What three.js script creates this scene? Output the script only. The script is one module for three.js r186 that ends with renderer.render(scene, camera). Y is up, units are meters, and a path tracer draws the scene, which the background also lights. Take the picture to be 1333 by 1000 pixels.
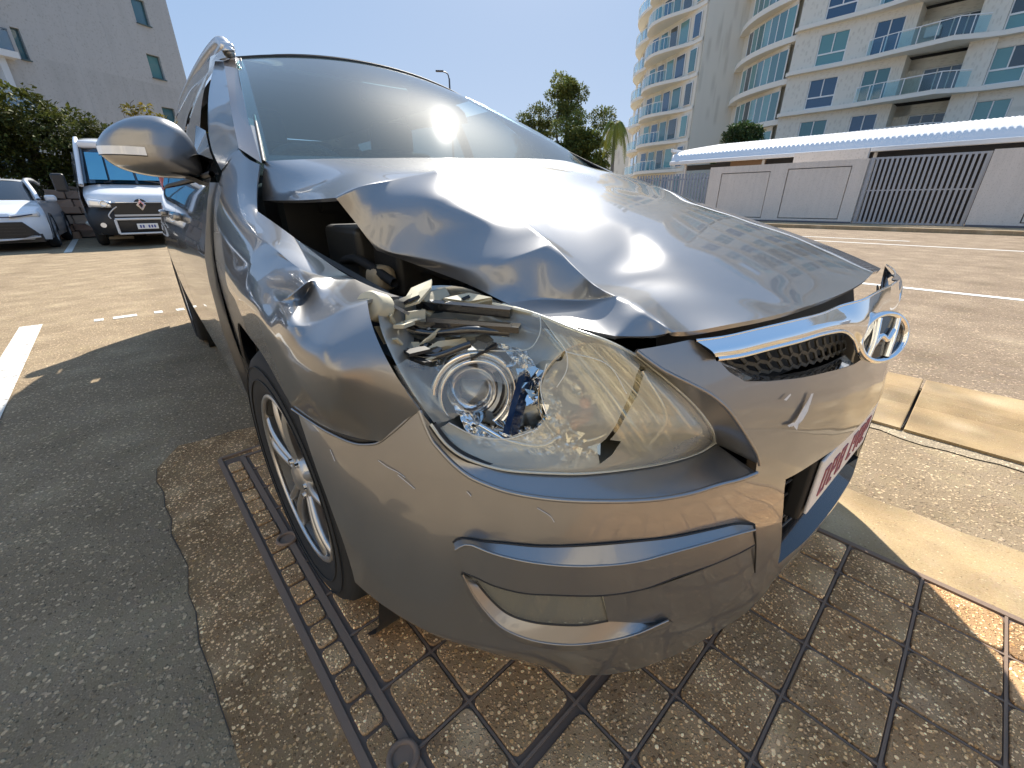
import * as THREE from 'three';
import { mergeGeometries, mergeVertices, toCreasedNormals } from 'three/addons/utils/BufferGeometryUtils.js';
import { RoundedBoxGeometry } from 'three/addons/geometries/RoundedBoxGeometry.js';
import { ImprovedNoise } from 'three/addons/math/ImprovedNoise.js';
import { FontLoader } from 'three/addons/loaders/FontLoader.js';
import { TextGeometry } from 'three/addons/geometries/TextGeometry.js';

// ---------------------------------------------------------------- camera, sky, sun, exposure
const scene = new THREE.Scene();
const W = 1024, Hh = 768;
const camera = new THREE.PerspectiveCamera(85.42, W / Hh, 0.03, 900);
const yaw = THREE.MathUtils.degToRad(219.94), pitch = THREE.MathUtils.degToRad(-23.70);
camera.position.set(0.1366, 0.9074, 0.9648);
camera.lookAt(0.1366 + Math.cos(pitch) * Math.cos(yaw), 0.9074 + Math.sin(pitch), 0.9648 + Math.cos(pitch) * Math.sin(yaw));
camera.rotateZ(THREE.MathUtils.degToRad(-0.27));
scene.add(camera);

const SUN = new THREE.Vector3(-0.552, 0.651, -0.518).normalize();
{ // clear hazy sky: radiance by direction
  const w = 1024, h = 512, a = new Float32Array(w * h * 4);
  for (let j = 0; j < h; j++) for (let i = 0; i < w; i++) {
    const el = ((j + .5) / h - .5) * Math.PI, az = ((i + .5) / w - .5) * 2 * Math.PI;
    const x = Math.cos(el) * Math.cos(az), y = Math.sin(el), z = Math.cos(el) * Math.sin(az);
    const c = x * SUN.x + y * SUN.y + z * SUN.z, up = Math.max(0, y);
    const t = Math.pow(1 - up, 4);                              // towards the horizon
    const g0 = Math.exp(-(1 - c) * 70), g1 = Math.exp(-(1 - c) * 9), g2 = Math.exp(-(1 - c) * 2.2);
    let r = .052 + .095 * t + .045 * g1 + .03 * g2 + .75 * g0, g = .106 + .08 * t + .03 * g1 + .02 * g2 + .7 * g0, b = .195 + .045 * t + .012 * g1 + .006 * g2 + .6 * g0;
    if (y < 0) { r = .14; g = .13; b = .115; }
    const o = (j * w + i) * 4; a[o] = r; a[o + 1] = g; a[o + 2] = b; a[o + 3] = 1;
  }
  const t = new THREE.DataTexture(a, w, h, THREE.RGBAFormat, THREE.FloatType);
  t.mapping = THREE.EquirectangularReflectionMapping; t.magFilter = THREE.LinearFilter; t.minFilter = THREE.LinearFilter; t.needsUpdate = true;
  scene.background = t; scene.environment = t;
}
const sun = new THREE.DirectionalLight(new THREE.Color(1, 0.94, 0.84), 2.6);
sun.position.copy(SUN).multiplyScalar(60); sun.target.position.set(0, 0, 0);
sun.castShadow = true; sun.shadow.mapSize.set(4096, 4096); sun.shadow.radius = 1;
Object.assign(sun.shadow.camera, { left: -60, right: 60, top: 60, bottom: -60, near: 1, far: 200 });
scene.add(sun, sun.target);
const renderer = new THREE.WebGLRenderer({ antialias: true });
renderer.setSize(W, Hh); renderer.shadowMap.enabled = true;
renderer.toneMapping = THREE.LinearToneMapping; renderer.toneMappingExposure = 3.95;

// ---------------------------------------------------------------- helpers
let seed = 12345;
const rnd = () => { seed = (seed + 0x6D2B79F5) | 0; let t = Math.imul(seed ^ (seed >>> 15), 1 | seed); t = (t + Math.imul(t ^ (t >>> 7), 61 | t)) ^ t; return ((t ^ (t >>> 14)) >>> 0) / 4294967296; };
const rr = (a, b) => a + (b - a) * rnd();
const V = (x, y, z) => new THREE.Vector3(x, y, z);
const lerp = THREE.MathUtils.lerp, clamp = THREE.MathUtils.clamp, sstep = THREE.MathUtils.smoothstep;
const noise = new ImprovedNoise();
const used = {};
const numbered = n => { const k = used[n] = (used[n] ?? -1) + 1; return k ? n + '_' + String(k).padStart(3, '0') : n; };
function tag(o, label, category, group, kind) {
  if (label) o.userData.label = label; if (category) o.userData.category = category;
  if (group) o.userData.group = group; if (kind) o.userData.kind = kind; return o;
}
function thing(name, label, category, [x, y, z] = [0, 0, 0], group, turn = 0) {
  const g = new THREE.Group(); g.name = numbered(name); g.position.set(x, y, z); g.rotation.y = turn; scene.add(g);
  return tag(g, label, category, group);
}
function mesh(name, geo, mat, parent, label) {
  const m = new THREE.Mesh(Array.isArray(geo) ? merge(geo) : geo, mat); m.name = parent ? name : numbered(name);
  m.castShadow = m.receiveShadow = true; (parent || scene).add(m); if (label) m.userData.label = label; return m;
}
function struct(name, geo, mat) { const m = mesh(name, geo, mat); m.userData.kind = 'structure'; return m; }
function norm(g) {
  g = g.index ? g.toNonIndexed() : g;
  if (!g.attributes.uv) g.setAttribute('uv', new THREE.BufferAttribute(new Float32Array(g.attributes.position.count * 2), 2));
  if (!g.attributes.normal) g.computeVertexNormals();
  for (const k of Object.keys(g.attributes)) if (!['position', 'normal', 'uv'].includes(k)) g.deleteAttribute(k);
  return g;
}
const merge = a => a.length === 1 ? a[0] : mergeGeometries(a.map(norm), false);
const bx = (w, h, d, x = 0, y = 0, z = 0) => new THREE.BoxGeometry(w, h, d).translate(x, y, z);
const rb = (w, h, d, x = 0, y = 0, z = 0, r = .01, s = 2) => new RoundedBoxGeometry(w, h, d, s, Math.min(r, w / 2.01, h / 2.01, d / 2.01)).translate(x, y, z);
const vs = a => a.map(p => p.isVector3 ? p : V(p[0], p[1], p[2]));
function curvePts(a, n, tension) { // even samples of a smooth curve through points
  const c = new THREE.CatmullRomCurve3(vs(a), false, 'centripetal'); return c.getSpacedPoints(n);
}
function grid(rows, uvScale = 1) { // rows of equal length -> smooth sheet
  const m = rows.length, n = rows[0].length, p = [], uv = [], ix = [];
  for (let j = 0; j < m; j++) for (let i = 0; i < n; i++) { const v = rows[j][i]; p.push(v.x, v.y, v.z); uv.push(i / (n - 1) * uvScale, j / (m - 1) * uvScale); }
  for (let j = 0; j < m - 1; j++) for (let i = 0; i < n - 1; i++) { const a = j * n + i; ix.push(a, a + 1, a + n, a + 1, a + n + 1, a + n); }
  const g = new THREE.BufferGeometry(); g.setAttribute('position', new THREE.Float32BufferAttribute(p, 3)); g.setAttribute('uv', new THREE.Float32BufferAttribute(uv, 2)); g.setIndex(ix); g.computeVertexNormals(); return g;
}
function sheet(ctrl, nu, nv, sharp) { // control rows (any lengths) -> each resampled to nu, then smooth (or straight when sharp) between rows
  const R = ctrl.map(r => curvePts(r, nu));
  if (sharp) { const out = []; for (let k = 0; k < R.length - 1; k++) { const rows = []; for (let j = 0; j <= nv; j++) rows.push(R[k].map((p, i) => p.clone().lerp(R[k + 1][i], j / nv))); out.push(grid(rows)); } return merge(out); }
  const cols = R[0].map((_, i) => curvePts(R.map(r => r[i]), nv)); const rows = [];
  for (let j = 0; j <= nv; j++) rows.push(cols.map(c => c[j])); return grid(rows);
}
const tube = (pts, r, n = 24, s = 6) => new THREE.TubeGeometry(new THREE.CatmullRomCurve3(vs(pts), false, 'centripetal'), n, r, s, false);
function bar(a, b, w, h) { // straight box between two points
  a = V(...a); b = V(...b); const d = b.clone().sub(a), g = new THREE.BoxGeometry(w, h, d.length());
  g.applyQuaternion(new THREE.Quaternion().setFromUnitVectors(V(0, 0, 1), d.normalize())); const c = a.add(b).multiplyScalar(.5); return g.translate(c.x, c.y, c.z);
}
function extrude(pts, depth, holes, bevel = 0) { // outline in x,y extruded along z
  const s = new THREE.Shape(pts.map(p => new THREE.Vector2(p[0], p[1]))); for (const h of holes || []) s.holes.push(new THREE.Path(h.map(p => new THREE.Vector2(p[0], p[1]))));
  return new THREE.ExtrudeGeometry(s, { depth, bevelEnabled: bevel > 0, bevelThickness: bevel, bevelSize: bevel, bevelSegments: 2, curveSegments: 16 });
}
const lathe = (pts, n = 48) => new THREE.LatheGeometry(pts.map(p => new THREE.Vector2(p[0], p[1])), n);
// Loop subdivision with creases; control points are shifted until the surface passes through them
function loopSub(data, levels) {
  const tgt = data.p.map(p => V(...p)); let ctrl = tgt.map(p => p.clone()), res; const N = 2;
  for (let it = 0; it <= N; it++) {
    res = subdivide(ctrl, data.f, data.c, it < N ? 2 : levels, data.k);
    if (it < N) ctrl = ctrl.map((c, i) => c.add(tgt[i].clone().sub(res.p[i]).multiplyScalar(.5)));
  }
  const g = new THREE.BufferGeometry(); g.setAttribute('position', new THREE.Float32BufferAttribute(res.p.flatMap(v => [v.x, v.y, v.z]), 3));
  g.setAttribute('uv', new THREE.Float32BufferAttribute(res.p.flatMap(v => [v.x, v.z]), 2)); g.setIndex(res.f.flat()); g.computeVertexNormals(); return g;
}
function subdivide(p, f, creases, levels, corners = []) {
  const fixed = new Set(corners);
  p = p.map(v => v.clone()); let cr = new Map(); const K = (a, b) => a < b ? a * 100003 + b : b * 100003 + a;
  for (const [a, b, s] of creases) cr.set(K(a, b), s);
  for (let l = 0; l < levels; l++) {
    const E = new Map(), n = p.length, nb = p.map(() => new Set());
    for (const t of f) for (let k = 0; k < 3; k++) {
      const a = t[k], b = t[(k + 1) % 3], c = t[(k + 2) % 3], key = K(a, b); let e = E.get(key);
      if (!e) E.set(key, e = { a, b, o: [] }); e.o.push(c); nb[a].add(b); nb[b].add(a);
    }
    const np = p.map(v => v.clone()), sharp = p.map(() => []), bnd = p.map(() => []), ncr = new Map(); let id = n;
    for (const [key, e] of E) {
      e.i = id++; const s = e.o.length < 2 ? 99 : (cr.get(key) || 0);
      if (s > 0) { sharp[e.a].push(e.b); sharp[e.b].push(e.a); if (e.o.length < 2) { bnd[e.a].push(e.b); bnd[e.b].push(e.a); } }
      const mid = p[e.a].clone().add(p[e.b]).multiplyScalar(.5);
      if (s >= 1) np.push(mid);
      else { const sm = p[e.a].clone().add(p[e.b]).multiplyScalar(.375).addScaledVector(p[e.o[0]], .125).addScaledVector(p[e.o[1]], .125); np.push(s > 0 ? sm.lerp(mid, s) : sm); }
      if (s > 1 && e.o.length > 1) { ncr.set(K(e.a, e.i), s - 1); ncr.set(K(e.b, e.i), s - 1); }
    }
    for (let i = 0; i < n; i++) {
      let q = sharp[i]; if (bnd[i].length === 2) q = bnd[i];
      if (fixed.has(i)) np[i] = p[i].clone();
      else if (q.length === 2) np[i] = p[i].clone().multiplyScalar(.75).addScaledVector(p[q[0]], .125).addScaledVector(p[q[1]], .125);
      else if (q.length > 2) np[i] = p[i].clone();
      else { const k = nb[i].size, b = k === 3 ? 3 / 16 : 3 / (8 * k); const v = p[i].clone().multiplyScalar(1 - k * b); for (const j of nb[i]) v.addScaledVector(p[j], b); np[i] = v; }
    }
    const nf = [];
    for (const t of f) { const e = [0, 1, 2].map(k => E.get(K(t[k], t[(k + 1) % 3])).i); nf.push([t[0], e[0], e[2]], [t[1], e[1], e[0]], [t[2], e[2], e[1]], [e[0], e[1], e[2]]); }
    p = np; f = nf; cr = ncr;
  }
  return { p, f };
}
function hem(g, depth) { // a folded edge along the open border of a sheet
  const ix = g.index.array, pos = g.attributes.position, nor = g.attributes.normal, cnt = new Map();
  for (let i = 0; i < ix.length; i += 3) for (let k = 0; k < 3; k++) { const a = ix[i + k], b = ix[i + (k + 1) % 3], key = Math.min(a, b) + '_' + Math.max(a, b); cnt.set(key, cnt.has(key) ? null : [a, b]); }
  const p = []; const P = i => V(pos.getX(i), pos.getY(i), pos.getZ(i)), N = i => V(nor.getX(i), nor.getY(i), nor.getZ(i));
  for (const e of cnt.values()) if (e) { const a = P(e[0]), b = P(e[1]), c = a.clone().addScaledVector(N(e[0]), depth), d = b.clone().addScaledVector(N(e[1]), depth); for (const v of [a, c, b, b, c, d]) p.push(v.x, v.y, v.z); }
  const h = new THREE.BufferGeometry(); h.setAttribute('position', new THREE.Float32BufferAttribute(p, 3)); h.computeVertexNormals(); return h;
}
// ---------------------------------------------------------------- textures
function canvasTex(w, h, draw, srgb = true, rep) {
  const c = document.createElement('canvas'); c.width = w; c.height = h; draw(c.getContext('2d'), w, h);
  const t = new THREE.CanvasTexture(c); t.wrapS = t.wrapT = THREE.RepeatWrapping; if (srgb) t.colorSpace = THREE.SRGBColorSpace; t.anisotropy = 8; if (rep) t.repeat.set(rep[0], rep[1]); return t;
}
const sr = (r, g, b) => `rgb(${r | 0},${g | 0},${b | 0})`;
// stones in binder: list of stones drawn on a colour map and on a height map, wrapped at the borders
function aggregate(size, count, rMin, rMax, base, tones, baseVar) {
  const st = []; for (let i = 0; i < count; i++) st.push([rnd() * size, rnd() * size, rMin + (rMax - rMin) * Math.pow(rnd(), 2.2), rnd(), rnd() * 6.28, .6 + .4 * rnd(), rnd()]);
  const paint = (g, col) => { for (const s of st) for (const ox of [0, -size, size]) for (const oy of [0, -size, size]) {
    const x = s[0] + ox, y = s[1] + oy; if (x < -20 || y < -20 || x > size + 20 || y > size + 20) continue;
    g.fillStyle = col(s); g.beginPath(); g.ellipse(x, y, s[2], s[2] * s[5], s[4], 0, 6.283); g.fill(); } };
  const patches = (g) => { for (let i = 0; i < 260; i++) { const x = rnd() * size, y = rnd() * size, r = size * rr(.04, .14), k = rr(-1, 1) * baseVar; const gr = g.createRadialGradient(x, y, 0, x, y, r); const c = k > 0 ? '255,246,228' : '20,16,12'; gr.addColorStop(0, `rgba(${c},${Math.abs(k)})`); gr.addColorStop(1, `rgba(${c},0)`); g.fillStyle = gr; for (const ox of [0, -size, size]) for (const oy of [0, -size, size]) { g.save(); g.translate(ox, oy); g.fillRect(x - r, y - r, 2 * r, 2 * r); g.restore(); } } };
  const map = canvasTex(size, size, g => { g.fillStyle = sr(...base); g.fillRect(0, 0, size, size);
    for (let i = 0; i < size * size / 14; i++) { const k = rr(-22, 22); g.fillStyle = sr(base[0] + k, base[1] + k, base[2] + k); g.fillRect(rnd() * size, rnd() * size, 2, 2); }
    paint(g, s => { const t = tones[Math.floor(s[3] * tones.length)], k = (s[6] - .5) * 34; return sr(t[0] + k, t[1] + k, t[2] + k); }); patches(g); });
  const bump = canvasTex(size, size, g => { g.fillStyle = '#555'; g.fillRect(0, 0, size, size);
    for (let i = 0; i < size * size / 20; i++) { const k = rr(50, 120); g.fillStyle = sr(k, k, k); g.fillRect(rnd() * size, rnd() * size, 2, 2); }
    paint(g, s => { const k = 120 + 130 * s[6]; return sr(k, k, k); }); }, false);
  return { map, bump };
}
function tiled(t, s) { const c = t.clone(); c.repeat.set(s, s); c.needsUpdate = true; return c; }
const std = (c, rough = .8, metal = 0, extra = {}) => new THREE.MeshStandardMaterial({ color: Array.isArray(c) ? new THREE.Color().setRGB(...c) : c, roughness: rough, metalness: metal, ...extra });
const grd = (c, o = {}) => new THREE.MeshPhysicalMaterial({ color: new THREE.Color().setRGB(...c), roughness: .92, metalness: 0, specularIntensity: .25, ...o });
const phy = (c, o) => new THREE.MeshPhysicalMaterial({ color: new THREE.Color().setRGB(...c), ...o });

// ---------------------------------------------------------------- the setting: ground, road, kerb
const TH = THREE.MathUtils.degToRad(2.4);                             // the street runs a little askew to the car
const street = (u, v) => [u * Math.cos(TH) + v * Math.sin(TH), -u * Math.sin(TH) + v * Math.cos(TH)];
function metreUV(g, ax = 0, ay = 2) { const p = g.attributes.position, a = new Float32Array(p.count * 2); for (let i = 0; i < p.count; i++) { a[2 * i] = p.getComponent(i, ax); a[2 * i + 1] = p.getComponent(i, ay); } g.setAttribute('uv', new THREE.BufferAttribute(a, 2)); return g; }
const flat = pts => { const g = new THREE.ShapeGeometry(new THREE.Shape(pts.map(p => new THREE.Vector2(p[0], -p[1])))); g.rotateX(-Math.PI / 2); return metreUV(g); };
const asph = aggregate(1536, 24000, 1.4, 5.6, [108, 101, 90], [[134, 125, 110], [146, 136, 120], [120, 112, 99], [92, 86, 78], [164, 152, 134], [128, 118, 103], [104, 96, 85]], .06);
const pebb = aggregate(1024, 11000, 1.6, 6.6, [108, 92, 74], [[168, 146, 116], [140, 118, 92], [190, 168, 136], [112, 94, 74], [92, 76, 60], [206, 188, 158], [152, 124, 92]], .10);
const fine = aggregate(1024, 9000, .8, 2.6, [172, 146, 106], [[190, 164, 122], [160, 134, 96], [204, 180, 138], [150, 126, 92]], .13);
const asphM = s => grd([1.58, 1.38, 1.14], { map: tiled(asph.map, s), bumpMap: tiled(asph.bump, s), bumpScale: .003 });
const groundMat = asphM(1 / 1.5);
struct('ground', metreUV(new THREE.PlaneGeometry(420, 420).rotateX(-Math.PI / 2)), groundMat);
{ // the road beyond the kerb, paler and pinkish
  const m = grd([1.40, 1.22, 1.09], { map: tiled(asph.map, 1 / 1.9), bumpMap: tiled(asph.bump, 1 / 1.9), bumpScale: .003 });
  const g = flat([street(-90, -1.94), street(90, -1.94), street(90, -16.9), street(-90, -16.9)]); g.translate(0, .004, 0); struct('road', g, m);
  const paint = std([.72, .72, .70], .7);
  const line = (u0, u1, v, w, y) => { const g = flat([street(u0, v - w / 2), street(u1, v - w / 2), street(u1, v + w / 2), street(u0, v + w / 2)]); g.translate(0, y, 0); return g; };
  struct('road_marking', [line(-40, 30, -5.42, .11, .008), line(-40, 30, -11.6, .10, .008), line(-40, -1.2, -12.9, .10, .008)], paint);
  const foot = bx(120, .12, 2.2, 0, .06, 0); const f = struct('footpath', metreUV(foot), std([1, 1, 1], .9, 0, { map: tiled(fine.map, .5) })); f.material.color.setRGB(.95, .95, 1); const [fx, fz] = street(0, -18.05); f.position.set(fx, 0, fz); f.rotation.y = TH;
}
{ // strip of rough pale asphalt beside the kerb keeps the ground's stones; concrete apron round the access cover
  const m = std([1, 1, 1], .88, 0, { map: tiled(fine.map, 1 / 1.1), bumpMap: tiled(fine.bump, 1 / 1.1), bumpScale: .0012 });
  const e = []; const add = (u, v, j = .012) => { const [x, z] = street(u + rr(-j, j), v + rr(-j, j)); e.push([x, z]); };
  for (let u = -1.86; u <= 2.4; u += .09) add(u, -.615 + .012 * Math.sin(u * 3)); for (let v = -.55; v <= 1.02; v += .09) add(2.42, v);
  for (let u = 2.4; u >= -1.8; u -= .09) add(u, 1.075 + .015 * Math.sin(u * 2.3)); for (let v = 1.0; v >= -.55; v -= .09) add(-1.87 + .03 * Math.sin(v * 4), v);
  const g = flat(e); g.translate(0, .004, 0);
  const m2 = grd([1.85, 1.57, 1.26], { map: tiled(pebb.map, 1 / .62), bumpMap: tiled(pebb.bump, 1 / .62), bumpScale: .002 });
  struct('concrete_apron', g, m2);
  const crack = []; { const pts = e.slice(Math.round((2.4 + 1.86) / .09) + 18); for (let i = 0; i < pts.length - 1; i++) if (noise.noise(i * .35, 2, 4) > -.18) { const w = .001 + .0022 * Math.abs(noise.noise(i * .6, 7, 1)); const [x0, z0] = pts[i], [x1, z1] = pts[i + 1], dx = x1 - x0, dz = z1 - z0, l = Math.hypot(dx, dz), nx = -dz / l * w, nz = dx / l * w; crack.push(flat([[x0 + nx, z0 + nz], [x1 + nx, z1 + nz], [x1 - nx, z1 - nz], [x0 - nx, z0 - nz]])); } }
  if (crack.length) { const c = merge(crack); c.translate(0, .0062, 0); struct('pavement_crack', c, grd([.09, .075, .06])); }
  const sand = []; for (let u = -1.8; u <= 2.4; u += .06) sand.push(street(u, -.66 + .012 * Math.sin(u * 5 + 1) + rr(-.008, .008))); for (let u = 2.4; u >= -1.8; u -= .08) sand.push(street(u, -.352));
  const s = flat(sand); s.translate(0, .0075, 0); struct('concrete_strip', s, m);
}
{ // white bay lines
  const paint = std([.62, .61, .58], .75, 0, { roughnessMap: null });
  const worn = canvasTex(256, 256, g => { g.fillStyle = '#d6d3cb'; g.fillRect(0, 0, 256, 256); for (let i = 0; i < 900; i++) { const k = rr(120, 215); g.fillStyle = sr(k, k * .98, k * .94); g.fillRect(rnd() * 256, rnd() * 256, rr(1, 6), rr(1, 5)); } });
  const pm = std([.95, .95, .95], .75, 0, { map: worn });
  const P = (u0, u1, v0, v1) => { const g = flat([street(u0, v0), street(u1, v0), street(u1, v1), street(u0, v1)]); g.translate(0, .004, 0); return g; };
  const m = struct('bay_line', P(-4.95, -1.9, 1.57, 1.70), pm);
  struct('bay_dash', [P(-4.86, -4.76, .98, 1.14), P(-4.86, -4.76, .80, .86), P(-4.85, -4.75, .64, .70), P(-4.86, -4.76, 1.2, 1.26)], pm);
  struct('bay_line', P(-17, -12.4, 1.62, 1.74), pm); struct('bay_line', P(-17, -12.4, 4.3, 4.42), pm); struct('bay_line', P(-17, -12.4, -1.1, -.98), pm);
}
{ // kerb: cast lengths side by side with a broken joint
  const km = std([1, 1, 1], .85, 0, { map: tiled(fine.map, 1 / .9), bumpMap: tiled(fine.bump, 1 / .9), bumpScale: .0015 }); km.color.setRGB(.82, .79, .73);
  const K = struct('kerb', bx(.01, .004, .01, 0, -.05, 0), km);
  const prof = [[0, 0], [0, .012], [.10, .018], [.26, .030], [.34, .052], [.40, .060], [.60, .062], [.62, .055], [.62, 0]];
  const us = [-9.6, -7.2, -4.8, -2.36, .075, 2.5, 4.9];
  for (let k = 0; k < us.length - 1; k++) {
    const L = us[k + 1] - us[k] - .018, g0 = extrude(prof, L, null, .004);
    g0.rotateY(Math.PI / 2); // x,y,z -> z,y,-x : length along x, width along z
    const g = g0.translate(us[k] + .009, 0, -1.30), q = g.attributes.position;
    g.rotateY(TH); metreUV(g); mesh('kerb_stone', g, km, K);
  }
  const j = []; for (const u of us) { const [x, z] = street(u, -1.61); j.push(bx(.02, .02, .6, x, .004, z)); } mesh('joint_filler', j, std([.05, .045, .04], .95), K);
  const e = []; for (let u = -9; u <= 4; u += .07) e.push(street(u, -1.305)); for (let u = 4; u >= -9; u -= .07) e.push(street(u, -1.235 + .015 * Math.sin(u * 9) + rr(-.012, .012)));
  const g = flat(e); g.translate(0, .004, 0); struct('mortar_strip', g, std([1.9, 1.75, 1.5], .95, 0, { map: tiled(asph.map, .8), bumpMap: tiled(asph.bump, 1), bumpScale: .003 }));
}
{ // steel access cover with stone infill
  const C = thing('access_cover', 'steel framed access cover with square pebble infill panels under the front of the crashed car', 'access cover', [0, .004, 0], null, TH);
  const steel = grd([.24, .175, .135], { bumpMap: tiled(fine.bump, 3), bumpScale: .0006 }), rust = grd([.17, .125, .10]);
  const us = [-1.6, -1.49, -1.345, -1.2, -1.055, -.91, -.765, -.62, -.465, -.33, -.187, -.063, .08, .232, .379, .525, .67, .815, .96], vsn = [.82, .70, .546, .392, .238, .084, -.07, -.205, -.335];
  const mats = [0, 1, 2].map(k => { const m = grd([[2.55, 2.12, 1.68], [2.25, 1.9, 1.55], [2.7, 2.2, 1.7]][k], { map: tiled(pebb.map, 1 / (.5 + .07 * k)), bumpMap: tiled(pebb.bump, 1 / (.5 + .07 * k)), bumpScale: .004 }); return m; });
  mesh('base_plate', bx(2.6, .004, 1.262, -.33, .001, .27), rust, C);
  const slab = (u0, u1, v0, v1, r, mi) => {
    const s = new THREE.Shape(), w = u1 - u0, h = v1 - v0; s.moveTo(r, 0); s.lineTo(w - r, 0); s.quadraticCurveTo(w, 0, w, r); s.lineTo(w, h - r); s.quadraticCurveTo(w, h, w - r, h); s.lineTo(r, h); s.quadraticCurveTo(0, h, 0, h - r); s.lineTo(0, r); s.quadraticCurveTo(0, 0, r, 0);
    const g = new THREE.ExtrudeGeometry(s, { depth: .004, bevelEnabled: true, bevelThickness: .0018, bevelSize: .0018, bevelSegments: 1, curveSegments: 3 }); g.rotateX(Math.PI / 2).translate(u0, .0075 + rr(-.0008, .0008), v0); metreUV(g);
    const a = rr(0, 1), uv = g.attributes.uv; for (let i = 0; i < uv.count; i++) { uv.setXY(i, uv.getX(i) + a * 7, uv.getY(i) + a * 3); }
    mesh('infill_panel', g, mats[mi], C);
  };
  const gp = .0065;
  for (let i = 0; i < us.length - 1; i++) for (let j = 0; j < vsn.length - 1; j++) {
    const thick = Math.abs(us[i] + .187) < .01 ? .012 : 0, thickR = Math.abs(us[i + 1] + .187) < .01 ? .008 : 0;
    slab(us[i] + gp + thick, us[i + 1] - gp - thickR, vsn[j + 1] + gp, vsn[j] - gp - (j === 0 ? .01 : 0), .014, Math.floor(rnd() * 3));
  }
  for (let u = -1.585; u < .95; u += .0735) slab(u + .006, u + .0735 - .006, .838, .877, .008, Math.floor(rnd() * 3));   // the ladder of small panels along the rim
  for (let v = -.33; v < .76; v += .07) slab(-1.643, -1.617, v + .005, v + .065, .005, Math.floor(rnd() * 3));
  const fr = [bx(2.62, .009, .014, -.34, .0036, .893), bx(2.56, .0092, .016, -.33, .0036, .825), bx(.014, .009, 1.24, -1.652, .0037, .272), bx(.014, .0092, 1.18, -1.608, .0037, .236), bx(2.62, .009, .016, -.34, .0036, -.348)];
  mesh('steel_frame', fr, steel, C);
  const bars = []; for (const u of us.slice(1, -1)) bars.push(bx(.005, .004, 1.16, u, .0050, .24)); for (const v of vsn.slice(1, -1)) bars.push(bx(2.56, .0036, .005, -.32, .0047, v)); mesh('grid_bar', bars, steel, C);
  for (const [u, v] of [[-.335, .84], [-1.03, .83]]) { const t = new THREE.TorusGeometry(.024, .0055, 8, 24).rotateX(Math.PI / 2).translate(u, .010, v); mesh('lifting_ring', [t, new THREE.CylinderGeometry(.02, .02, .004, 20).translate(u, .0075, v)], steel, C); }
}

// ---------------------------------------------------------------- walls, carport, fences across the road
const stain = canvasTex(512, 512, g => { g.fillStyle = '#f2efe9'; g.fillRect(0, 0, 512, 512); for (let i = 0; i < 500; i++) { const x = rnd() * 512, w = rr(2, 26), h = rr(60, 420), y = rnd() < .6 ? 0 : rnd() * 400, gr = g.createLinearGradient(0, y, 0, y + h); gr.addColorStop(0, `rgba(120,112,100,${rr(.002, .014)})`); gr.addColorStop(1, 'rgba(120,112,100,0)'); g.fillStyle = gr; g.fillRect(x, y, w, h); } for (let i = 0; i < 4000; i++) { const k = rr(-14, 10); g.fillStyle = `rgba(${200 + k},${195 + k},${186 + k},.35)`; g.fillRect(rnd() * 512, rnd() * 512, rr(1, 4), rr(1, 5)); } });
const wallM = std([.80, .74, .70], .85, 0, { map: tiled(stain, .42), bumpMap: tiled(fine.bump, .6), bumpScale: .001 });
function onStreet(name, label, cat, u, v, group) { u -= v * Math.tan(TH); const [x, z] = street(u, v); return thing(name, label, cat, [x, 0, z], group, TH); }
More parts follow.
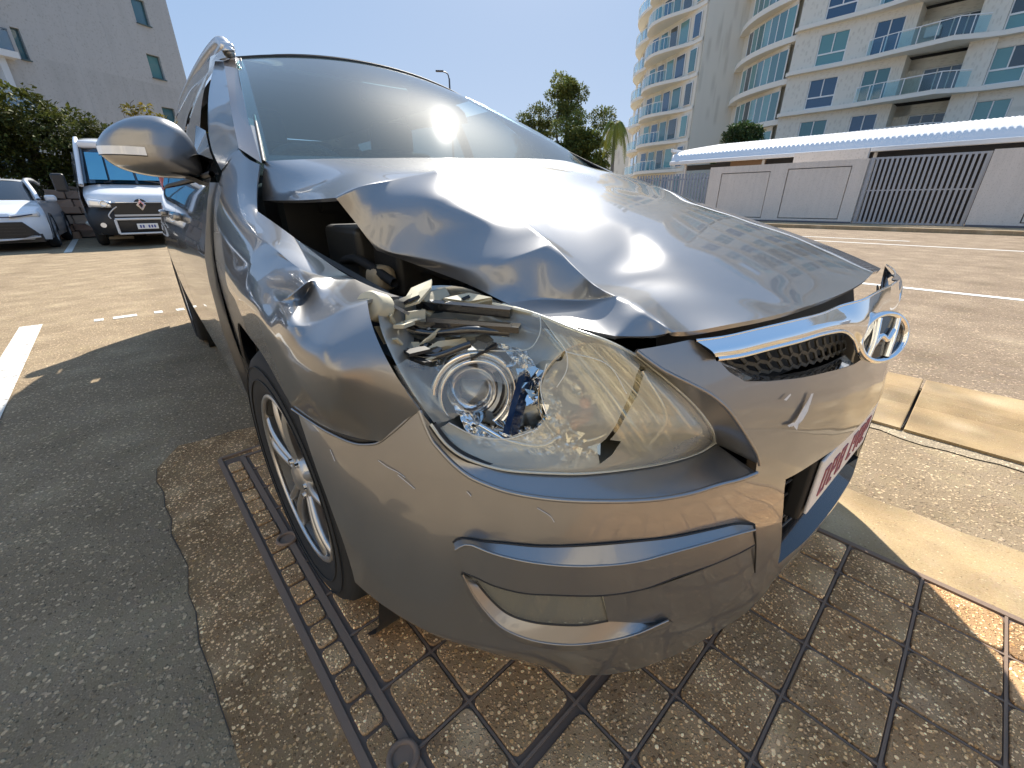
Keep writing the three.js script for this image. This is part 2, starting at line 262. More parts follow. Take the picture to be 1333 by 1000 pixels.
{
  const Wv = -19.0;
  const panelWall = (label, u0, u1, panels, h) => {
    const G = onStreet('boundary_wall', label, 'wall', (u0 + u1) / 2, Wv), w = u1 - u0, cx = (u0 + u1) / 2;
    const holes = panels.map(([a, b, y0, y1]) => [[a - cx, y0], [a - cx, y1], [b - cx, y1], [b - cx, y0]]);
    const g = extrude([[-w / 2, 0], [w / 2, 0], [w / 2, h], [-w / 2, h]], .24, holes); g.translate(0, 0, -.12); mesh('wall', metreUV(g, 0, 1), wallM, G);
    for (const [a, b, y0, y1] of panels) { mesh('wall_panel', metreUV(rb(b - a - .05, y1 - y0 - .05, .2, (a + b) / 2 - cx, (y0 + y1) / 2, .0, .01), 0, 1), wallM, G); mesh('panel_backing', bx(b - a, y1 - y0, .03, (a + b) / 2 - cx, (y0 + y1) / 2, -.08), std([.12, .12, .12], .9), G); }
    mesh('wall_base', bx(w, .06, .03, 0, .15, .135), std([.14, .13, .14], .9), G);
    return G;
  };
  panelWall('pale grey rendered wall with two recessed panels left of the slatted gate', -9.75, -4.75 + .42, [[-9.25, -7.35, .25, 1.95], [-6.75, -4.75, .25, 2.0]], 2.2);
  panelWall('pale grey rendered wall right of the slatted gate', -1.42, 9, [[-.3, 3.2, .25, 2.05]], 2.25);
  const G = onStreet('slatted_gate', 'grey metal gate of upright slats set in the pale boundary wall', 'gate', -2.87, Wv), al = std([.36, .37, .40], .45, .6), w = 2.86;
  for (let k = 0; k < 22; k++) mesh('slat', bx(.066, 2.08, .035, -w / 2 + .07 + k * (w - .14) / 21, 1.17, .03), al, G);
  mesh('gate_frame', [bx(w, .06, .05, 0, .16, 0), bx(w, .06, .05, 0, 2.19, 0), bx(.06, 2.1, .05, -w / 2 + .03, 1.17, -.002), bx(.06, 2.1, .05, w / 2 - .03, 1.17, -.002), bx(w, .04, .02, 0, 1.2, -.03)], al, G);
  const F = onStreet('slatted_fence', 'grey upright slat fence left of the pale boundary wall, below the carport end', 'fence', -11.6, Wv - .1), fm = std([.30, .32, .37], .5, .5);
  for (let k = 0; k < 26; k++) mesh('slat', bx(.07, 1.9, .03, -1.8 + k * .145, 1.07, 0), fm, F); mesh('rail', [bx(3.7, .05, .03, 0, .4, -.03), bx(3.7, .05, .03, 0, 1.8, -.03)], fm, F);
  const back = onStreet('inner_wall', 'low grey inner wall standing behind the panelled boundary wall under the carport', 'wall', -5.9, -20.3); mesh('wall', bx(2.4, 2.62, .2, 0, 1.31, 0), wallM, back);
}
{ // carport with corrugated roof
  const G = onStreet('carport', 'long carport with white corrugated curved-edge roof behind the boundary wall', 'carport', -1, -21);
  const prof = [[.02, 2.68], [0, 2.82], [-.14, 3.0], [-.5, 3.13], [-1.6, 3.33], [-5.4, 3.86]]; // back, height
  const c = curvePts(prof.map(p => [0, p[1], p[0]]), 14), rows = [];
  const n = 1300, u0 = -11.9, u1 = 11;
  for (const [pi, p] of c.entries()) { const r = [], am = Math.min(1, pi / 4); for (let i = 0; i <= n; i++) { const u = lerp(u0, u1, i / n), w = Math.sin(i / n * (u1 - u0) / .17 * 2 * Math.PI) * .013 * am; r.push(V(u, p.y + w, p.z)); } rows.push(r); }
  mesh('roof_sheet', grid(rows), std([.80, .79, .78], .5, 0), G);
  mesh('gutter', rb(23, .16, .12, -.4, 2.62, .07, .03), std([.72, .70, .68], .6), G);
  mesh('gutter', rb(.1, .14, 5.4, -11.92, 3.2, -2.7, .02).applyMatrix4(new THREE.Matrix4()), std([.72, .70, .68], .6), G).rotation.set(0, 0, 0);
  for (const u of [-11.2, -7.6, -3.7, .1, 3.2, 6.2, 9.2]) mesh('post', bx(.1, 2.55, .1, u, 1.275, -.25), std([.6, .58, .56], .6), G);
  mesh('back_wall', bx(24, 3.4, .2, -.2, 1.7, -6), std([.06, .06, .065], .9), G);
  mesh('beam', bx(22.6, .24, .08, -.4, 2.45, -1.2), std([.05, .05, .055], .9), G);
  mesh('timber_beam', bx(1.5, .3, .1, -8.3, 2.42, -.35), std([.22, .13, .07], .8), G);
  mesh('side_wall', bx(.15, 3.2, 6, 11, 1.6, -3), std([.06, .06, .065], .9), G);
}

// ---------------------------------------------------------------- the apartment tower
const camX = .1366, camZ = .9648, dir = az => [Math.cos(az * Math.PI / 180), Math.sin(az * Math.PI / 180)];
const uOn = (A, e, az) => { const d = dir(az), ox = A[0] - camX, oz = A[1] - camZ; return (ox * d[1] - oz * d[0]) / (d[0] * e[1] - d[1] * e[0]); };
const polar = (az, D) => [camX + D * dir(az)[0], camZ + D * dir(az)[1]];
{
  const cream = std([.84, .81, .74], .85, 0, { map: tiled(stain, .09), bumpMap: tiled(fine.bump, .2), bumpScale: .002 }), white = std([.82, .81, .78], .6), slabM = std([.80, .76, .68], .8);
  const glass = [[.05, .16, .17], [.02, .07, .14], [.10, .26, .26], [.03, .05, .06]].map(c => phy(c, { roughness: .12, metalness: 0, clearcoat: 1, clearcoatRoughness: .05, specularIntensity: 1 }));
  const railG = phy([.75, .88, .92], { roughness: .05, transmission: 1, thickness: 0 }), dark = std([.05, .05, .05], .8), curtain = std([.5, .48, .42], .9);
  const A = polar(249.0, 48.9), B = polar(267.5, 46.2), fx = B[0] - A[0], fz = B[1] - A[1], FL = Math.hypot(fx, fz), ang = Math.atan2(-fz, fx);
  const T = thing('apartment_tower', 'cream curved apartment tower with glass balconies behind the carport roof', 'apartment building', [A[0], 0, A[1]], null, ang);
  // u along the front to the right, y up, w out of the front towards the road
  const uOf = az => uOn(A, [fx / FL, fz / FL], az);
  const toL = (p) => { const x = p[0] - A[0], z = p[1] - A[1], c = Math.cos(ang), s = Math.sin(ang); return [x * c - z * s, x * s + z * c]; };
  const floors = [1.5, 4.55, 7.55, 10.5, 13.5, 16.5, 19.5, 22.5];
  const uE = 34;
  // front wall with openings is built from piers and spandrels per floor; recess between uR0 and uR1
  const uR0 = uOf(257.7), uR1 = uOf(261.6), uP = uOf(263.1), w1 = [uOf(250.75), uOf(253.05)], w2 = [uOf(254.85), uOf(256.9)], w3 = [uOf(263.25), uOf(265.4)];
  const winAt = (parent, u0, u1, y0, y1, gi, w, transom, n = 2) => {
    const f = mesh('window', [bx(u1 - u0 + .1, .07, .12, (u0 + u1) / 2, y1, w), bx(u1 - u0 + .1, .07, .12, (u0 + u1) / 2, y0, w), bx(.07, y1 - y0 - .07, .12, u0, (y0 + y1) / 2, w), bx(.07, y1 - y0 - .07, .12, u1, (y0 + y1) / 2, w)], white, parent);
    const cells = []; for (let k = 0; k < n; k++) cells.push([lerp(u0, u1, k / n) + .04, lerp(u0, u1, (k + 1) / n) - .04, transom ? transom + .05 : y0 + .04, y1 - .04]); if (transom) cells.push([u0 + .04, u1 - .04, y0 + .04, transom - .05]);
    cells.forEach((c, i) => mesh('pane', bx(c[1] - c[0], c[3] - c[2], .03, (c[0] + c[1]) / 2, (c[2] + c[3]) / 2, w - .02), glass[typeof gi === 'function' ? gi(i) : gi], f));
    const mull = []; for (let k = 1; k < n; k++) mull.push(bx(.07, y1 - (transom || y0) - .1, .09, lerp(u0, u1, k / n), (y1 + (transom || y0)) / 2, w - .003)); if (transom) mull.push(bx(u1 - u0 - .08, .1, .09, (u0 + u1) / 2, transom, w - .004)); if (mull.length) mesh('mullion', mull, white, f);
  };
  const H1 = 23.2;
  const wallPieces = [];
  const solid = (u0, u1, y0, y1, w = 0) => wallPieces.push(bx(u1 - u0, y1 - y0, .3, (u0 + u1) / 2, (y0 + y1) / 2, w - .15));
  for (let k = 0; k < floors.length - 1; k++) {
    const y = floors[k] + .28, t = floors[k + 1], yb = y + .1, yt = t - .55;
    solid(-.2, w1[0], y, t); solid(w1[1], w2[0], y, t); solid(w2[1], uR0, y, t); solid(uR1, w3[0], y, t, .25); solid(w3[1], uE, y, t);
    solid(w1[0], w1[1], yt, t); solid(w2[0], w2[1], yt, t); solid(w3[0], w3[1], yt, t);
    wallPieces.push(bx(.25, t - y, 2.0, uR0 - .125, (y + t) / 2, -1.3), bx(.25, t - y, 2.0, uR1 + .125, (y + t) / 2, -1.3), bx(uR1 - uR0, .7, .2, (uR0 + uR1) / 2, t - .35, -2.0), bx(.9, t - y, .2, uR0 + .45, (y + t) / 2, -2.0));
    winAt(T, w1[0] + .05, w1[1] - .05, yb, yt, [1, 0, 1, 2, 1, 0][k % 6] , -.1, y + .85); winAt(T, w2[0] + .05, w2[1] - .05, yb, yt, k % 2 ? 1 : 0, -.1, 0);
    winAt(T, w3[0] + .05, w3[1] - .05, yb, yt, i => (k + i) % 3 === 0 ? 3 : 2, -.1, y + .9);
    winAt(T, uR0 + .95, uR1 - .05, y + .05, t - .75, 3, -1.98, 0, 3);
    wallPieces.push(bx(uR1 - uR0, .05, 2, (uR0 + uR1) / 2, y - .02, -1.1));
  }
  mesh('wall', wallPieces, cream, T);
  mesh('inner_wall', [bx(uE, H1, .2, uE / 2, H1 / 2, -3.2)], dark, T);
  // slabs with a curved front: ledge that swells into the balcony
  for (let k = 1; k < floors.length; k++) {
    const edge = []; const uB = uOf(260.7), uC = uOf(262.4);
    for (const [u, w] of [[-.4, .05], [0, .42], [w1[1], .5], [w2[0], .62], [(w2[0] + w2[1]) / 2, .85], [w2[1], 1.1], [uR0 + .5, 1.3], [uB, 1.75], [uC, .9], [uP + .4, .55], [uP + 3, .5], [uE, .5]]) edge.push([u, w]);
    const g = extrude([[-.4, -.28], ...edge.map(e => [e[0], e[1]]), [uE, -.28]].map(p => [p[0], p[1]]), .28); g.rotateX(Math.PI / 2); g.translate(0, floors[k] + .28, 0); mesh('floor_slab', g, slabM, T);
    // balcony railing from the second window to the corner pier
    const path = edge.slice(3, 9).map(e => [e[0], e[1] - .08]); const R = mesh('balcony_rail', (() => { const o = []; for (let i = 0; i < path.length - 1; i++) o.push(bar([path[i][0], floors[k] + 1.28, path[i][1]], [path[i + 1][0], floors[k] + 1.28, path[i + 1][1]], .06, .05)); for (let i = 0; i < path.length - 1; i++) { const a = path[i], b = path[i + 1], n = Math.max(1, Math.round(Math.hypot(b[0] - a[0], b[1] - a[1]) / 1.0)); for (let q = 0; q < n; q++) o.push(bx(.05, 1.0, .05, lerp(a[0], b[0], q / n), floors[k] + .78, lerp(a[1], b[1], q / n))); } return o; })(), white, T);
    for (let i = 0; i < path.length - 1; i++) { const a = path[i], b = path[i + 1]; const g = bar([a[0], floors[k] + .76, a[1]], [b[0], floors[k] + .76, b[1]], .015, .86); mesh('glass_panel', g, railG, R); }
    if (k === 3) { mesh('air_conditioner', [rb(.85, .6, .35, uR0 + .75, floors[k] + 1.5, -1.7, .03)], white, T); }
  }
  // curved bay in the inner corner
  const b0 = toL(polar(244.3, 58.2)), b1 = toL(polar(249.05, 49.6)), p0 = toL(polar(240.4, 57)), q0 = toL(polar(235.2, 65.5)), q1 = toL(polar(234.1, 75));
  const along = (a, b, t, off) => { const dx = b[0] - a[0], dz = b[1] - a[1], L = Math.hypot(dx, dz); return [lerp(a[0], b[0], t) - dz / L * off, lerp(a[1], b[1], t) + dx / L * off]; };
  const bayFloors = [1.1, 4.1, 7.1, 10.1, 13.1, 16.1, 19.1, 22.1];
  const arc = (off, n = 14, t0 = 0, t1 = 1) => { const o = []; for (let i = 0; i <= n; i++) { const t = lerp(t0, t1, i / n); o.push(along(b0, b1, t, off * Math.pow(Math.sin(Math.PI * clamp(t * .86 + .1, 0, 1)), .8))); } return o; };
  for (let k = 0; k < bayFloors.length; k++) {
    const o = arc(1.5), g = extrude([...o, [b1[0], b1[1] - 1], [b0[0], b0[1] - .6]].map(p => [p[0], -p[1]]), .42); g.rotateX(-Math.PI / 2); g.translate(0, bayFloors[k], 0); mesh('floor_slab', g, slabM, T);
    if (k < bayFloors.length - 1) {
      const a = arc(.75, 7, .22, .93), y0 = bayFloors[k] + .42, y1 = bayFloors[k + 1] - .38;
      for (let i = 0; i < 7; i++) { const m = bar([a[i][0], (y0 + y1) / 2, a[i][1]], [a[i + 1][0], (y0 + y1) / 2, a[i + 1][1]], .05, y1 - y0); mesh('window_pane', m, glass[[2, 0, 0, 2, 3, 2, 0][(i + k) % 7]], T); }
      mesh('mullion', a.map(p => bx(.09, y1 - y0, .09, p[0], (y0 + y1) / 2, p[1])), white, T);
      mesh('window_head', [bar([a[0][0], y1 + .19, a[0][1]], [a[7][0], y1 + .19, a[7][1]], .1, .36)], cream, T);
    }
  }
  mesh('bay_wall', [bar([b0[0], H1 / 2, b0[1]], [b1[0], H1 / 2, b1[1] - .5], .3, H1)], cream, T);
  mesh('plain_wall', [bar([p0[0], H1 / 2, p0[1]], [b0[0], H1 / 2, b0[1]], .3, H1)], cream, T);
  // the far wing with waving balconies
  const wing = (t, off) => t < 1 ? along(p0, q0, t, -off) : along(q0, q1, t - 1, -off);
  mesh('wing_wall', [bar([p0[0], H1 / 2, p0[1]], [q0[0], H1 / 2, q0[1]], .3, H1), bar([q0[0], H1 / 2, q0[1]], [q1[0], H1 / 2, q1[1]], .3, H1)], cream, T);
  for (const [k, y] of [1, 4, 7, 10, 13, 16, 19, 22].entries()) {
    const o = []; for (let i = 0; i <= 30; i++) { const t = i / 30 * 1.9; o.push(wing(t, .25 + (t < 1 ? 1.9 * Math.pow(Math.sin(Math.PI * clamp((t - .12) / 1.0, 0, 1)), 1.3) : 1.0 * Math.sin(Math.PI * (t - 1) / .9)))); }
    const g = extrude([...o, q1, q0, p0].map(p => [p[0], -p[1]]), .32); g.rotateX(-Math.PI / 2); g.translate(0, y, 0); mesh('floor_slab', g, slabM, T);
    const rail = []; for (let i = 6; i < 29; i++) { const a = o[i], b = o[i + 1]; rail.push(bar([a[0], y + 1.36, a[1]], [b[0], y + 1.36, b[1]], .05, .05), bx(.04, 1.0, .04, a[0], y + .84, a[1])); } const R = mesh('balcony_rail', rail, white, T);
    for (let i = 6; i < 29; i++) mesh('glass_panel', bar([o[i][0], y + .82, o[i][1]], [o[i + 1][0], y + .82, o[i + 1][1]], .02, .9), railG, R);
    for (const [i, [t0, t1]] of [[.05, .17], [.24, .40], [.44, .58], [.62, .76], [.8, .93], [1.1, 1.3], [1.4, 1.65]].entries()) { const a = wing(t0, .22), b = wing(t1, .22); const m = mesh('window', [bar([a[0], y + 1.55, a[1]], [b[0], y + 1.55, b[1]], .06, 2.1)], white, T); const a2 = wing(t0 + .012, .27), b2 = wing(t1 - .012, .27); mesh('pane', bar([a2[0], y + 1.55, a2[1]], [b2[0], y + 1.55, b2[1]], .04, 1.96), glass[(i + k) % 4], m); }
  }
  const L = thing('low_block', 'plain pale block at the foot of the tower, right of the palm', 'building', [polar(233.6, 92)[0], 0, polar(233.6, 92)[1]], null, ang);
  mesh('wall', [bx(5.5, 12.6, 6, 0, 6.3, 0)], cream, L); mesh('parapet', bx(5.7, .3, 6.2, 0, 12.75, 0), slabM, L);
}
// ---------------------------------------------------------------- grey building at the left
{
  const p1 = polar(187.2, 43.3), p0 = polar(176.9, 38.6), fx = p1[0] - p0[0], fz = p1[1] - p0[1], L = Math.hypot(fx, fz), ang = Math.atan2(-fz, fx);
  const grey = std([.54, .55, .56], .9, 0, { map: tiled(stain, .12), bumpMap: tiled(fine.bump, .3), bumpScale: .003 }), tr = std([.07, .12, .13], .5), gl = [phy([.10, .24, .25], { roughness: .15, clearcoat: 1 }), phy([.05, .14, .17], { roughness: .15, clearcoat: 1 })], light = std([.62, .66, .68], .8);
  const G = thing('grey_building', 'shaded grey rendered building with small teal windows at the left', 'apartment building', [p0[0], 0, p0[1]], null, ang);
  const uOf = az => uOn(p0, [fx / L, fz / L], az);
  const holes = [], wins = []; const u0 = uOf(184.62), u1 = uOf(185.55);
  for (const y of [2.7, 5.7, 8.7, 11.65, 14.7]) wins.push([Math.min(u0, u1), Math.max(u0, u1), y, y + 1.33]);
  const ul = [uOf(176.3), uOf(176.8)]; for (const y of [8.1]) wins.push([Math.min(...ul) , Math.max(...ul), y, y + 1.4]);
  const Hb = 18; const g = extrude([[-1.4, 0], [L, 0], [L, Hb], [-1.4, Hb]], .35, wins.map(([a, b, c, d]) => [[a, c], [a, d], [b, d], [b, c]])); g.translate(0, 0, -.35); mesh('wall', metreUV(g, 0, 1), grey, G);
  mesh('side_wall', [bx(.35, Hb, 12, L - .175, Hb / 2, -6.4), bx(.35, Hb, 12, -1.2, Hb / 2, -6.4), bx(L, .35, 12, L / 2, Hb - .18, -6.3)], grey, G);
  for (const [i, [a, b, c, d]] of wins.entries()) { const f = mesh('window', [bx(b - a, .07, .1, (a + b) / 2, d - .035, -.2), bx(b - a, .07, .1, (a + b) / 2, c + .035, -.2), bx(.06, d - c - .14, .1, a + .03, (c + d) / 2, -.2), bx(.06, d - c - .14, .1, b - .03, (c + d) / 2, -.2)], tr, G); mesh('pane', bx(b - a - .12, d - c - .14, .03, (a + b) / 2, (c + d) / 2, -.2), gl[i % 2], f); mesh('sill', bx(b - a + .06, .05, .14, (a + b) / 2, c - .027, .04), tr, f); }
  for (const s of [2.2, 4.2]) mesh('score_line', bx(.010, 14, .01, s, 9, .001), std([.48, .485, .49], .9), G);
  // pale balconies at its left end, nearer to the car park
  const q = polar(174.6, 37.4), N = thing('balcony_block', 'pale balcony corner at the far left edge above the hedge', 'apartment building', [q[0], 0, q[1]], null, ang);
  mesh('wall', [bx(.3, 17, 5, .45, 8.5, -2.6), bx(3, 17, .3, -1.2, 8.5, -2.2)], light, N);
  for (const y of [2.1, 5.1, 8.1, 11.1, 14.1]) { mesh('balcony_slab', bx(3.4, .3, 2.2, -.6, y, -.9), std([.72, .73, .72], .8), N); const r = mesh('balcony_rail', [bx(3.3, .05, .05, -.62, y + 1.1, .13), bx(.05, .05, 2, 1.0, y + 1.1, -.9), bx(.04, 1, .04, 1.0, y + .63, .12), bx(.04, 1, .04, 1.0, y + .63, -.9)], std([.12, .16, .2], .5), N); mesh('glass_panel', [bx(3.2, .85, .015, -.62, y + .6, .13), bx(.015, .85, 1.9, 1.0, y + .6, -.9)], phy([.5, .65, .75], { roughness: .05, transmission: .7, thickness: 0 }), r); }
}

// ---------------------------------------------------------------- pale building behind the camera, mirrored in the paint
{
  const cream = std([.72, .68, .60], .85, 0, { map: tiled(stain, .2) }), frame = std([.7, .7, .68], .6), glass = phy([.03, .05, .06], { roughness: .08, clearcoat: 1 }), trim = std([.30, .28, .25], .8);
  const T = thing('sunlit_building', 'pale sunlit building behind the viewer, seen only mirrored in the car paint', 'building', [13.5, 0, 10.5]);
  const face = (n, x0, z0, dx, dz) => { // bays along a front with window openings
    const walls = [], w = 3.1; for (let i = 0; i < n; i++) { const cx = (i + .5) * w; for (let f = 0; f < 3; f++) { const y = f * 3.2; const P = (a, b, y0, y1, t) => bx(b - a, y1 - y0, t || .3, (a + b) / 2, (y0 + y1) / 2, 0); walls.push(P(i * w, cx - .7, y, y + 3.2), P(cx + .7, (i + 1) * w, y, y + 3.2), P(cx - .7, cx + .7, y, y + .9), P(cx - .7, cx + .7, y + 2.4, y + 3.2)); } }
    const place = g => g.rotateY(Math.atan2(-dz, dx)).translate(x0, 0, z0);
    mesh('wall', place(merge(walls)), cream, T);
    for (let i = 0; i < n; i++) for (let f = 0; f < 3; f++) { const cx = (i + .5) * w, y = f * 3.2 + 1.65; const fr = mesh('window', place(merge([bx(1.4, .07, .1, cx, y + .715, 0), bx(1.4, .07, .1, cx, y - .715, 0), bx(.07, 1.36, .1, cx - .665, y, 0), bx(.07, 1.36, .1, cx + .665, y, 0), bx(.05, 1.36, .08, cx, y, 0)])), frame, T); mesh('pane', place(bx(1.26, 1.36, .02, cx, y, -.01)), glass, fr); }
    mesh('parapet', place(bx(n * w, .35, .5, n * w / 2, 9.77, .02)), trim, T);
  };
  face(5, -15.6, 0, 1, 0); face(3, 0, 0, 0, -1);
  mesh('roof', bx(15.6, .2, 12, -7.8, 9.55, 6.2), trim, T);
}

// ---------------------------------------------------------------- trees and shrubs
function leafGeo(l, w) { // a folded leaf
  const g = new THREE.BufferGeometry(); g.setAttribute('position', new THREE.Float32BufferAttribute([0, 0, 0, l * .5, l * .06, w, l, -l * .1, 0, l * .5, l * .06, -w, l * .45, -l * .05, 0], 3)); g.setIndex([0, 4, 1, 1, 4, 2, 0, 3, 4, 3, 2, 4]); g.computeVertexNormals(); return g;
}
const leafMat = c => phy(c, { roughness: .7, transmission: .36, thickness: 0, specularIntensity: .3, side: THREE.DoubleSide });
function crown(parent, clumps, count, l, w, col, spread = .35, droop = 0) {
  const inst = new THREE.InstancedMesh(leafGeo(l, w), leafMat([1, 1, 1]), count); inst.name = 'crown'; inst.castShadow = inst.receiveShadow = true;
  const tot = clumps.reduce((s, c) => s + c[3] * c[3], 0), m = new THREE.Matrix4(), q = new THREE.Quaternion(), e = new THREE.Euler(), c3 = new THREE.Color(); let i = 0;
  clumps.forEach((c, ci) => {
    const n = ci === clumps.length - 1 ? count - i : Math.round(count * c[3] * c[3] / tot), tone = rr(.75, 1.25);
    for (let k = 0; k < n && i < count; k++, i++) {
      const d = V(rr(-1, 1), rr(-1, 1), rr(-1, 1)); if (d.lengthSq() > 1) { d.normalize().multiplyScalar(Math.cbrt(rnd())); }
      d.normalize(); const nn = noise.noise(d.x * 2.3 + ci * 7, d.y * 2.3, d.z * 2.3), rad = c[3] * (1 - spread * Math.pow(rnd(), 1.6)) * (1 + .42 * nn);
      const p = V(c[0] + d.x * rad, c[1] + d.y * rad * (c[4] || .8), c[2] + d.z * rad);
      e.set(rr(-.9, .9), Math.atan2(-d.z, d.x) + rr(-.9, .9), d.y * .7 + rr(-.7, .7) - droop); q.setFromEuler(e); const s = rr(.6, 1.3); m.compose(p, q, V(s, s, s)); inst.setMatrixAt(i, m);
      const t = tone * rr(.55, 1.4), y = rr(0, 1); c3.setRGB(col[0] * t * (1 + .5 * y), col[1] * t * (1 + .15 * y), col[2] * t); inst.setColorAt(i, c3);
    }
  });
  tag(inst, null, null, null, 'stuff'); parent.add(inst); return inst;
}
function limb(pts, r0, r1, n = 10, s = 8) { // tapering branch
  const c = new THREE.CatmullRomCurve3(vs(pts)), g = new THREE.TubeGeometry(c, n, 1, s, false), p = g.attributes.position;
  for (let i = 0; i <= n; i++) { const o = c.getPointAt(i / n), r = lerp(r0, r1, i / n); for (let k = 0; k <= s; k++) { const j = i * (s + 1) + k; p.setXYZ(j, o.x + (p.getX(j) - o.x) * r, o.y + (p.getY(j) - o.y) * r, o.z + (p.getZ(j) - o.z) * r); } } g.computeVertexNormals(); return g;
}
const bark = std([.12, .09, .065], .95), barkGrey = std([.2, .18, .15], .95);
{
  const [x, z] = polar(226.4, 41), T = thing('broadleaf_tree', 'tall loose green tree beyond the windscreen, between the street lamp and the palm', 'tree', [x, 0, z]);
  mesh('trunk', [limb([[0, 0, 0], [.1, 2.2, .1], [0, 4.5, 0], [.2, 7.5, .1]], .24, .07), limb([[.05, 2.4, .05], [1.0, 4.2, .4], [1.8, 6, .3]], .12, .04), limb([[0, 3, 0], [-1.1, 4.6, -.6], [-1.9, 6.2, -.8]], .12, .04), limb([[0, 4, 0], [.2, 5.8, 1.2], [.5, 7.4, 1.5]], .09, .03)], bark, T);
  const cl = []; for (let i = 0; i < 46; i++) { const a = rr(0, 6.28), y = rr(3.0, 9.6), R = y > 7.5 ? rr(.1, 1.7) : rr(.8, 3.7); cl.push([Math.cos(a) * R, y, Math.sin(a) * R, y > 7.5 ? rr(.4, .75) : rr(.6, 1.25)]); } cl.push([0, 9.6, 0, .6], [.7, 8.9, .2, .55], [-.8, 8.6, .1, .6]);
  crown(T, cl, 34000, .21, .055, [.15, .20, .06], .55);
}
for (const [az, D, h, w, n, label] of [[222.4, 46, 7.6, 2.2, 7000, 'lower olive green tree just left of the tall loose tree'], [229.6, 38, 6.2, 2.3, 8000, 'bushy dark green tree between the tall tree and the palm'], [225.0, 37, 5.4, 3.2, 9000, 'wide low green bush in front of the tall loose tree'], [219, 60, 6.2, 2.6, 5000, 'far green tree just over the right windscreen pillar']]) {
  const [x, z] = polar(az, D), T = thing('bushy_tree', label, 'tree', [x, 0, z]);
  mesh('trunk', limb([[0, 0, 0], [.1, h * .3, 0], [0, h * .6, .1]], .2, .08), bark, T);
  const cl = []; for (let i = 0; i < 18; i++) { const a = rr(0, 6.28), y = rr(h * .25, h * .88), R = rr(0, w) * (1 - .5 * y / h); cl.push([Math.cos(a) * R, y, Math.sin(a) * R, rr(.6, 1.1)]); }
  crown(T, cl, n * 2, .22, .06, [.14, .19, .05], .5);
}
{ // palm with arching fronds
  const [x, z] = polar(232.1, 34), T = thing('palm_tree', 'yellow green palm with arching fronds beside the apartment tower', 'palm tree', [x, 0, z]), top = 5.7;
  mesh('trunk', limb([[0, 0, 0], [.05, 2.5, 0], [0, top - .2, 0]], .14, .09), barkGrey, T);
  const fm = leafMat([.26, .27, .05]), fm2 = leafMat([.17, .21, .05]);
  for (let f = 0; f < 19; f++) {
    const a = f * 2.4, up = rr(.1, 1.1), L = rr(1.7, 2.3), pts = []; for (let i = 0; i <= 10; i++) { const t = i / 10; pts.push(V(Math.cos(a) * L * .62 * t * (1 - .25 * t), top + up * t * 1.3 - 2.1 * t * t * (1.35 - up * .5), Math.sin(a) * L * .62 * t * (1 - .25 * t))); }
    const o = [limb(pts, .02, .006, 10, 5)], c = new THREE.CatmullRomCurve3(pts);
    for (let i = 4; i < 46; i++) { const t = i / 46, p = c.getPointAt(t), d = c.getTangentAt(t), s = V(0, 1, 0).cross(d).normalize(), ll = .46 * Math.sin(Math.PI * (.15 + .8 * t)); for (const k of [-1, 1]) { const tip = p.clone().addScaledVector(s, k * ll * .72).addScaledVector(d, ll * .5).add(V(0, -ll * .55, 0)), w = d.clone().multiplyScalar(.022); const g = new THREE.BufferGeometry(); g.setAttribute('position', new THREE.Float32BufferAttribute([...p.clone().sub(w), ...p.clone().add(w), ...tip].flat(), 3)); g.computeVertexNormals(); o.push(g); } }
    mesh('frond', o, f % 3 ? fm : fm2, T);
  }
}
{ // tree behind the carport roof
  const [x, z] = polar(245.9, 34.5), T = thing('round_tree', 'dark green tree rising behind the carport roof in front of the tower', 'tree', [x, 0, z]);
  mesh('trunk', limb([[0, 0, 0], [0, 2, .1], [.1, 4, 0]], .15, .07), bark, T);
  const cl = []; for (let i = 0; i < 16; i++) { const a = rr(0, 6.28), y = rr(2.9, 5.0), R = rr(.1, 1.15) * (y > 4.5 ? .6 : 1); cl.push([Math.cos(a) * R, y, Math.sin(a) * R, rr(.4, .7)]); } cl.push([-.2, 5.1, 0, .5], [1.2, 3.6, .3, .5], [-1.2, 3.4, .3, .55]);
  crown(T, cl, 16000, .18, .04, [.06, .115, .045], .45);
}
{ // big evergreen mass over the retaining wall
  const T = thing('evergreen_tree', 'broad dense evergreen tree over the stone retaining wall behind the white hatchback', 'tree', [-19.2, 1.0, 4.2]);
  mesh('trunk', [limb([[0, 0, 0], [.1, 1.2, 0], [.2, 2.4, .3]], .16, .08), limb([[0, .2, -1.6], [.1, 1.2, -1.5], [0, 2.0, -1.8]], .12, .06), limb([[0, .2, 2], [-.1, 1.2, 2.1], [.1, 2.2, 2.4]], .13, .06)], bark, T);
  const cl = []; for (let i = 0; i < 66; i++) { const zz = rr(-3.7, 5), y = rr(.35, 2.75 - Math.max(0, -.42 * (zz + .9))); cl.push([rr(-.9, .9), y, zz, rr(.5, .85)]); }
  crown(T, cl, 90000, .13, .04, [.075, .10, .024], .4);
}
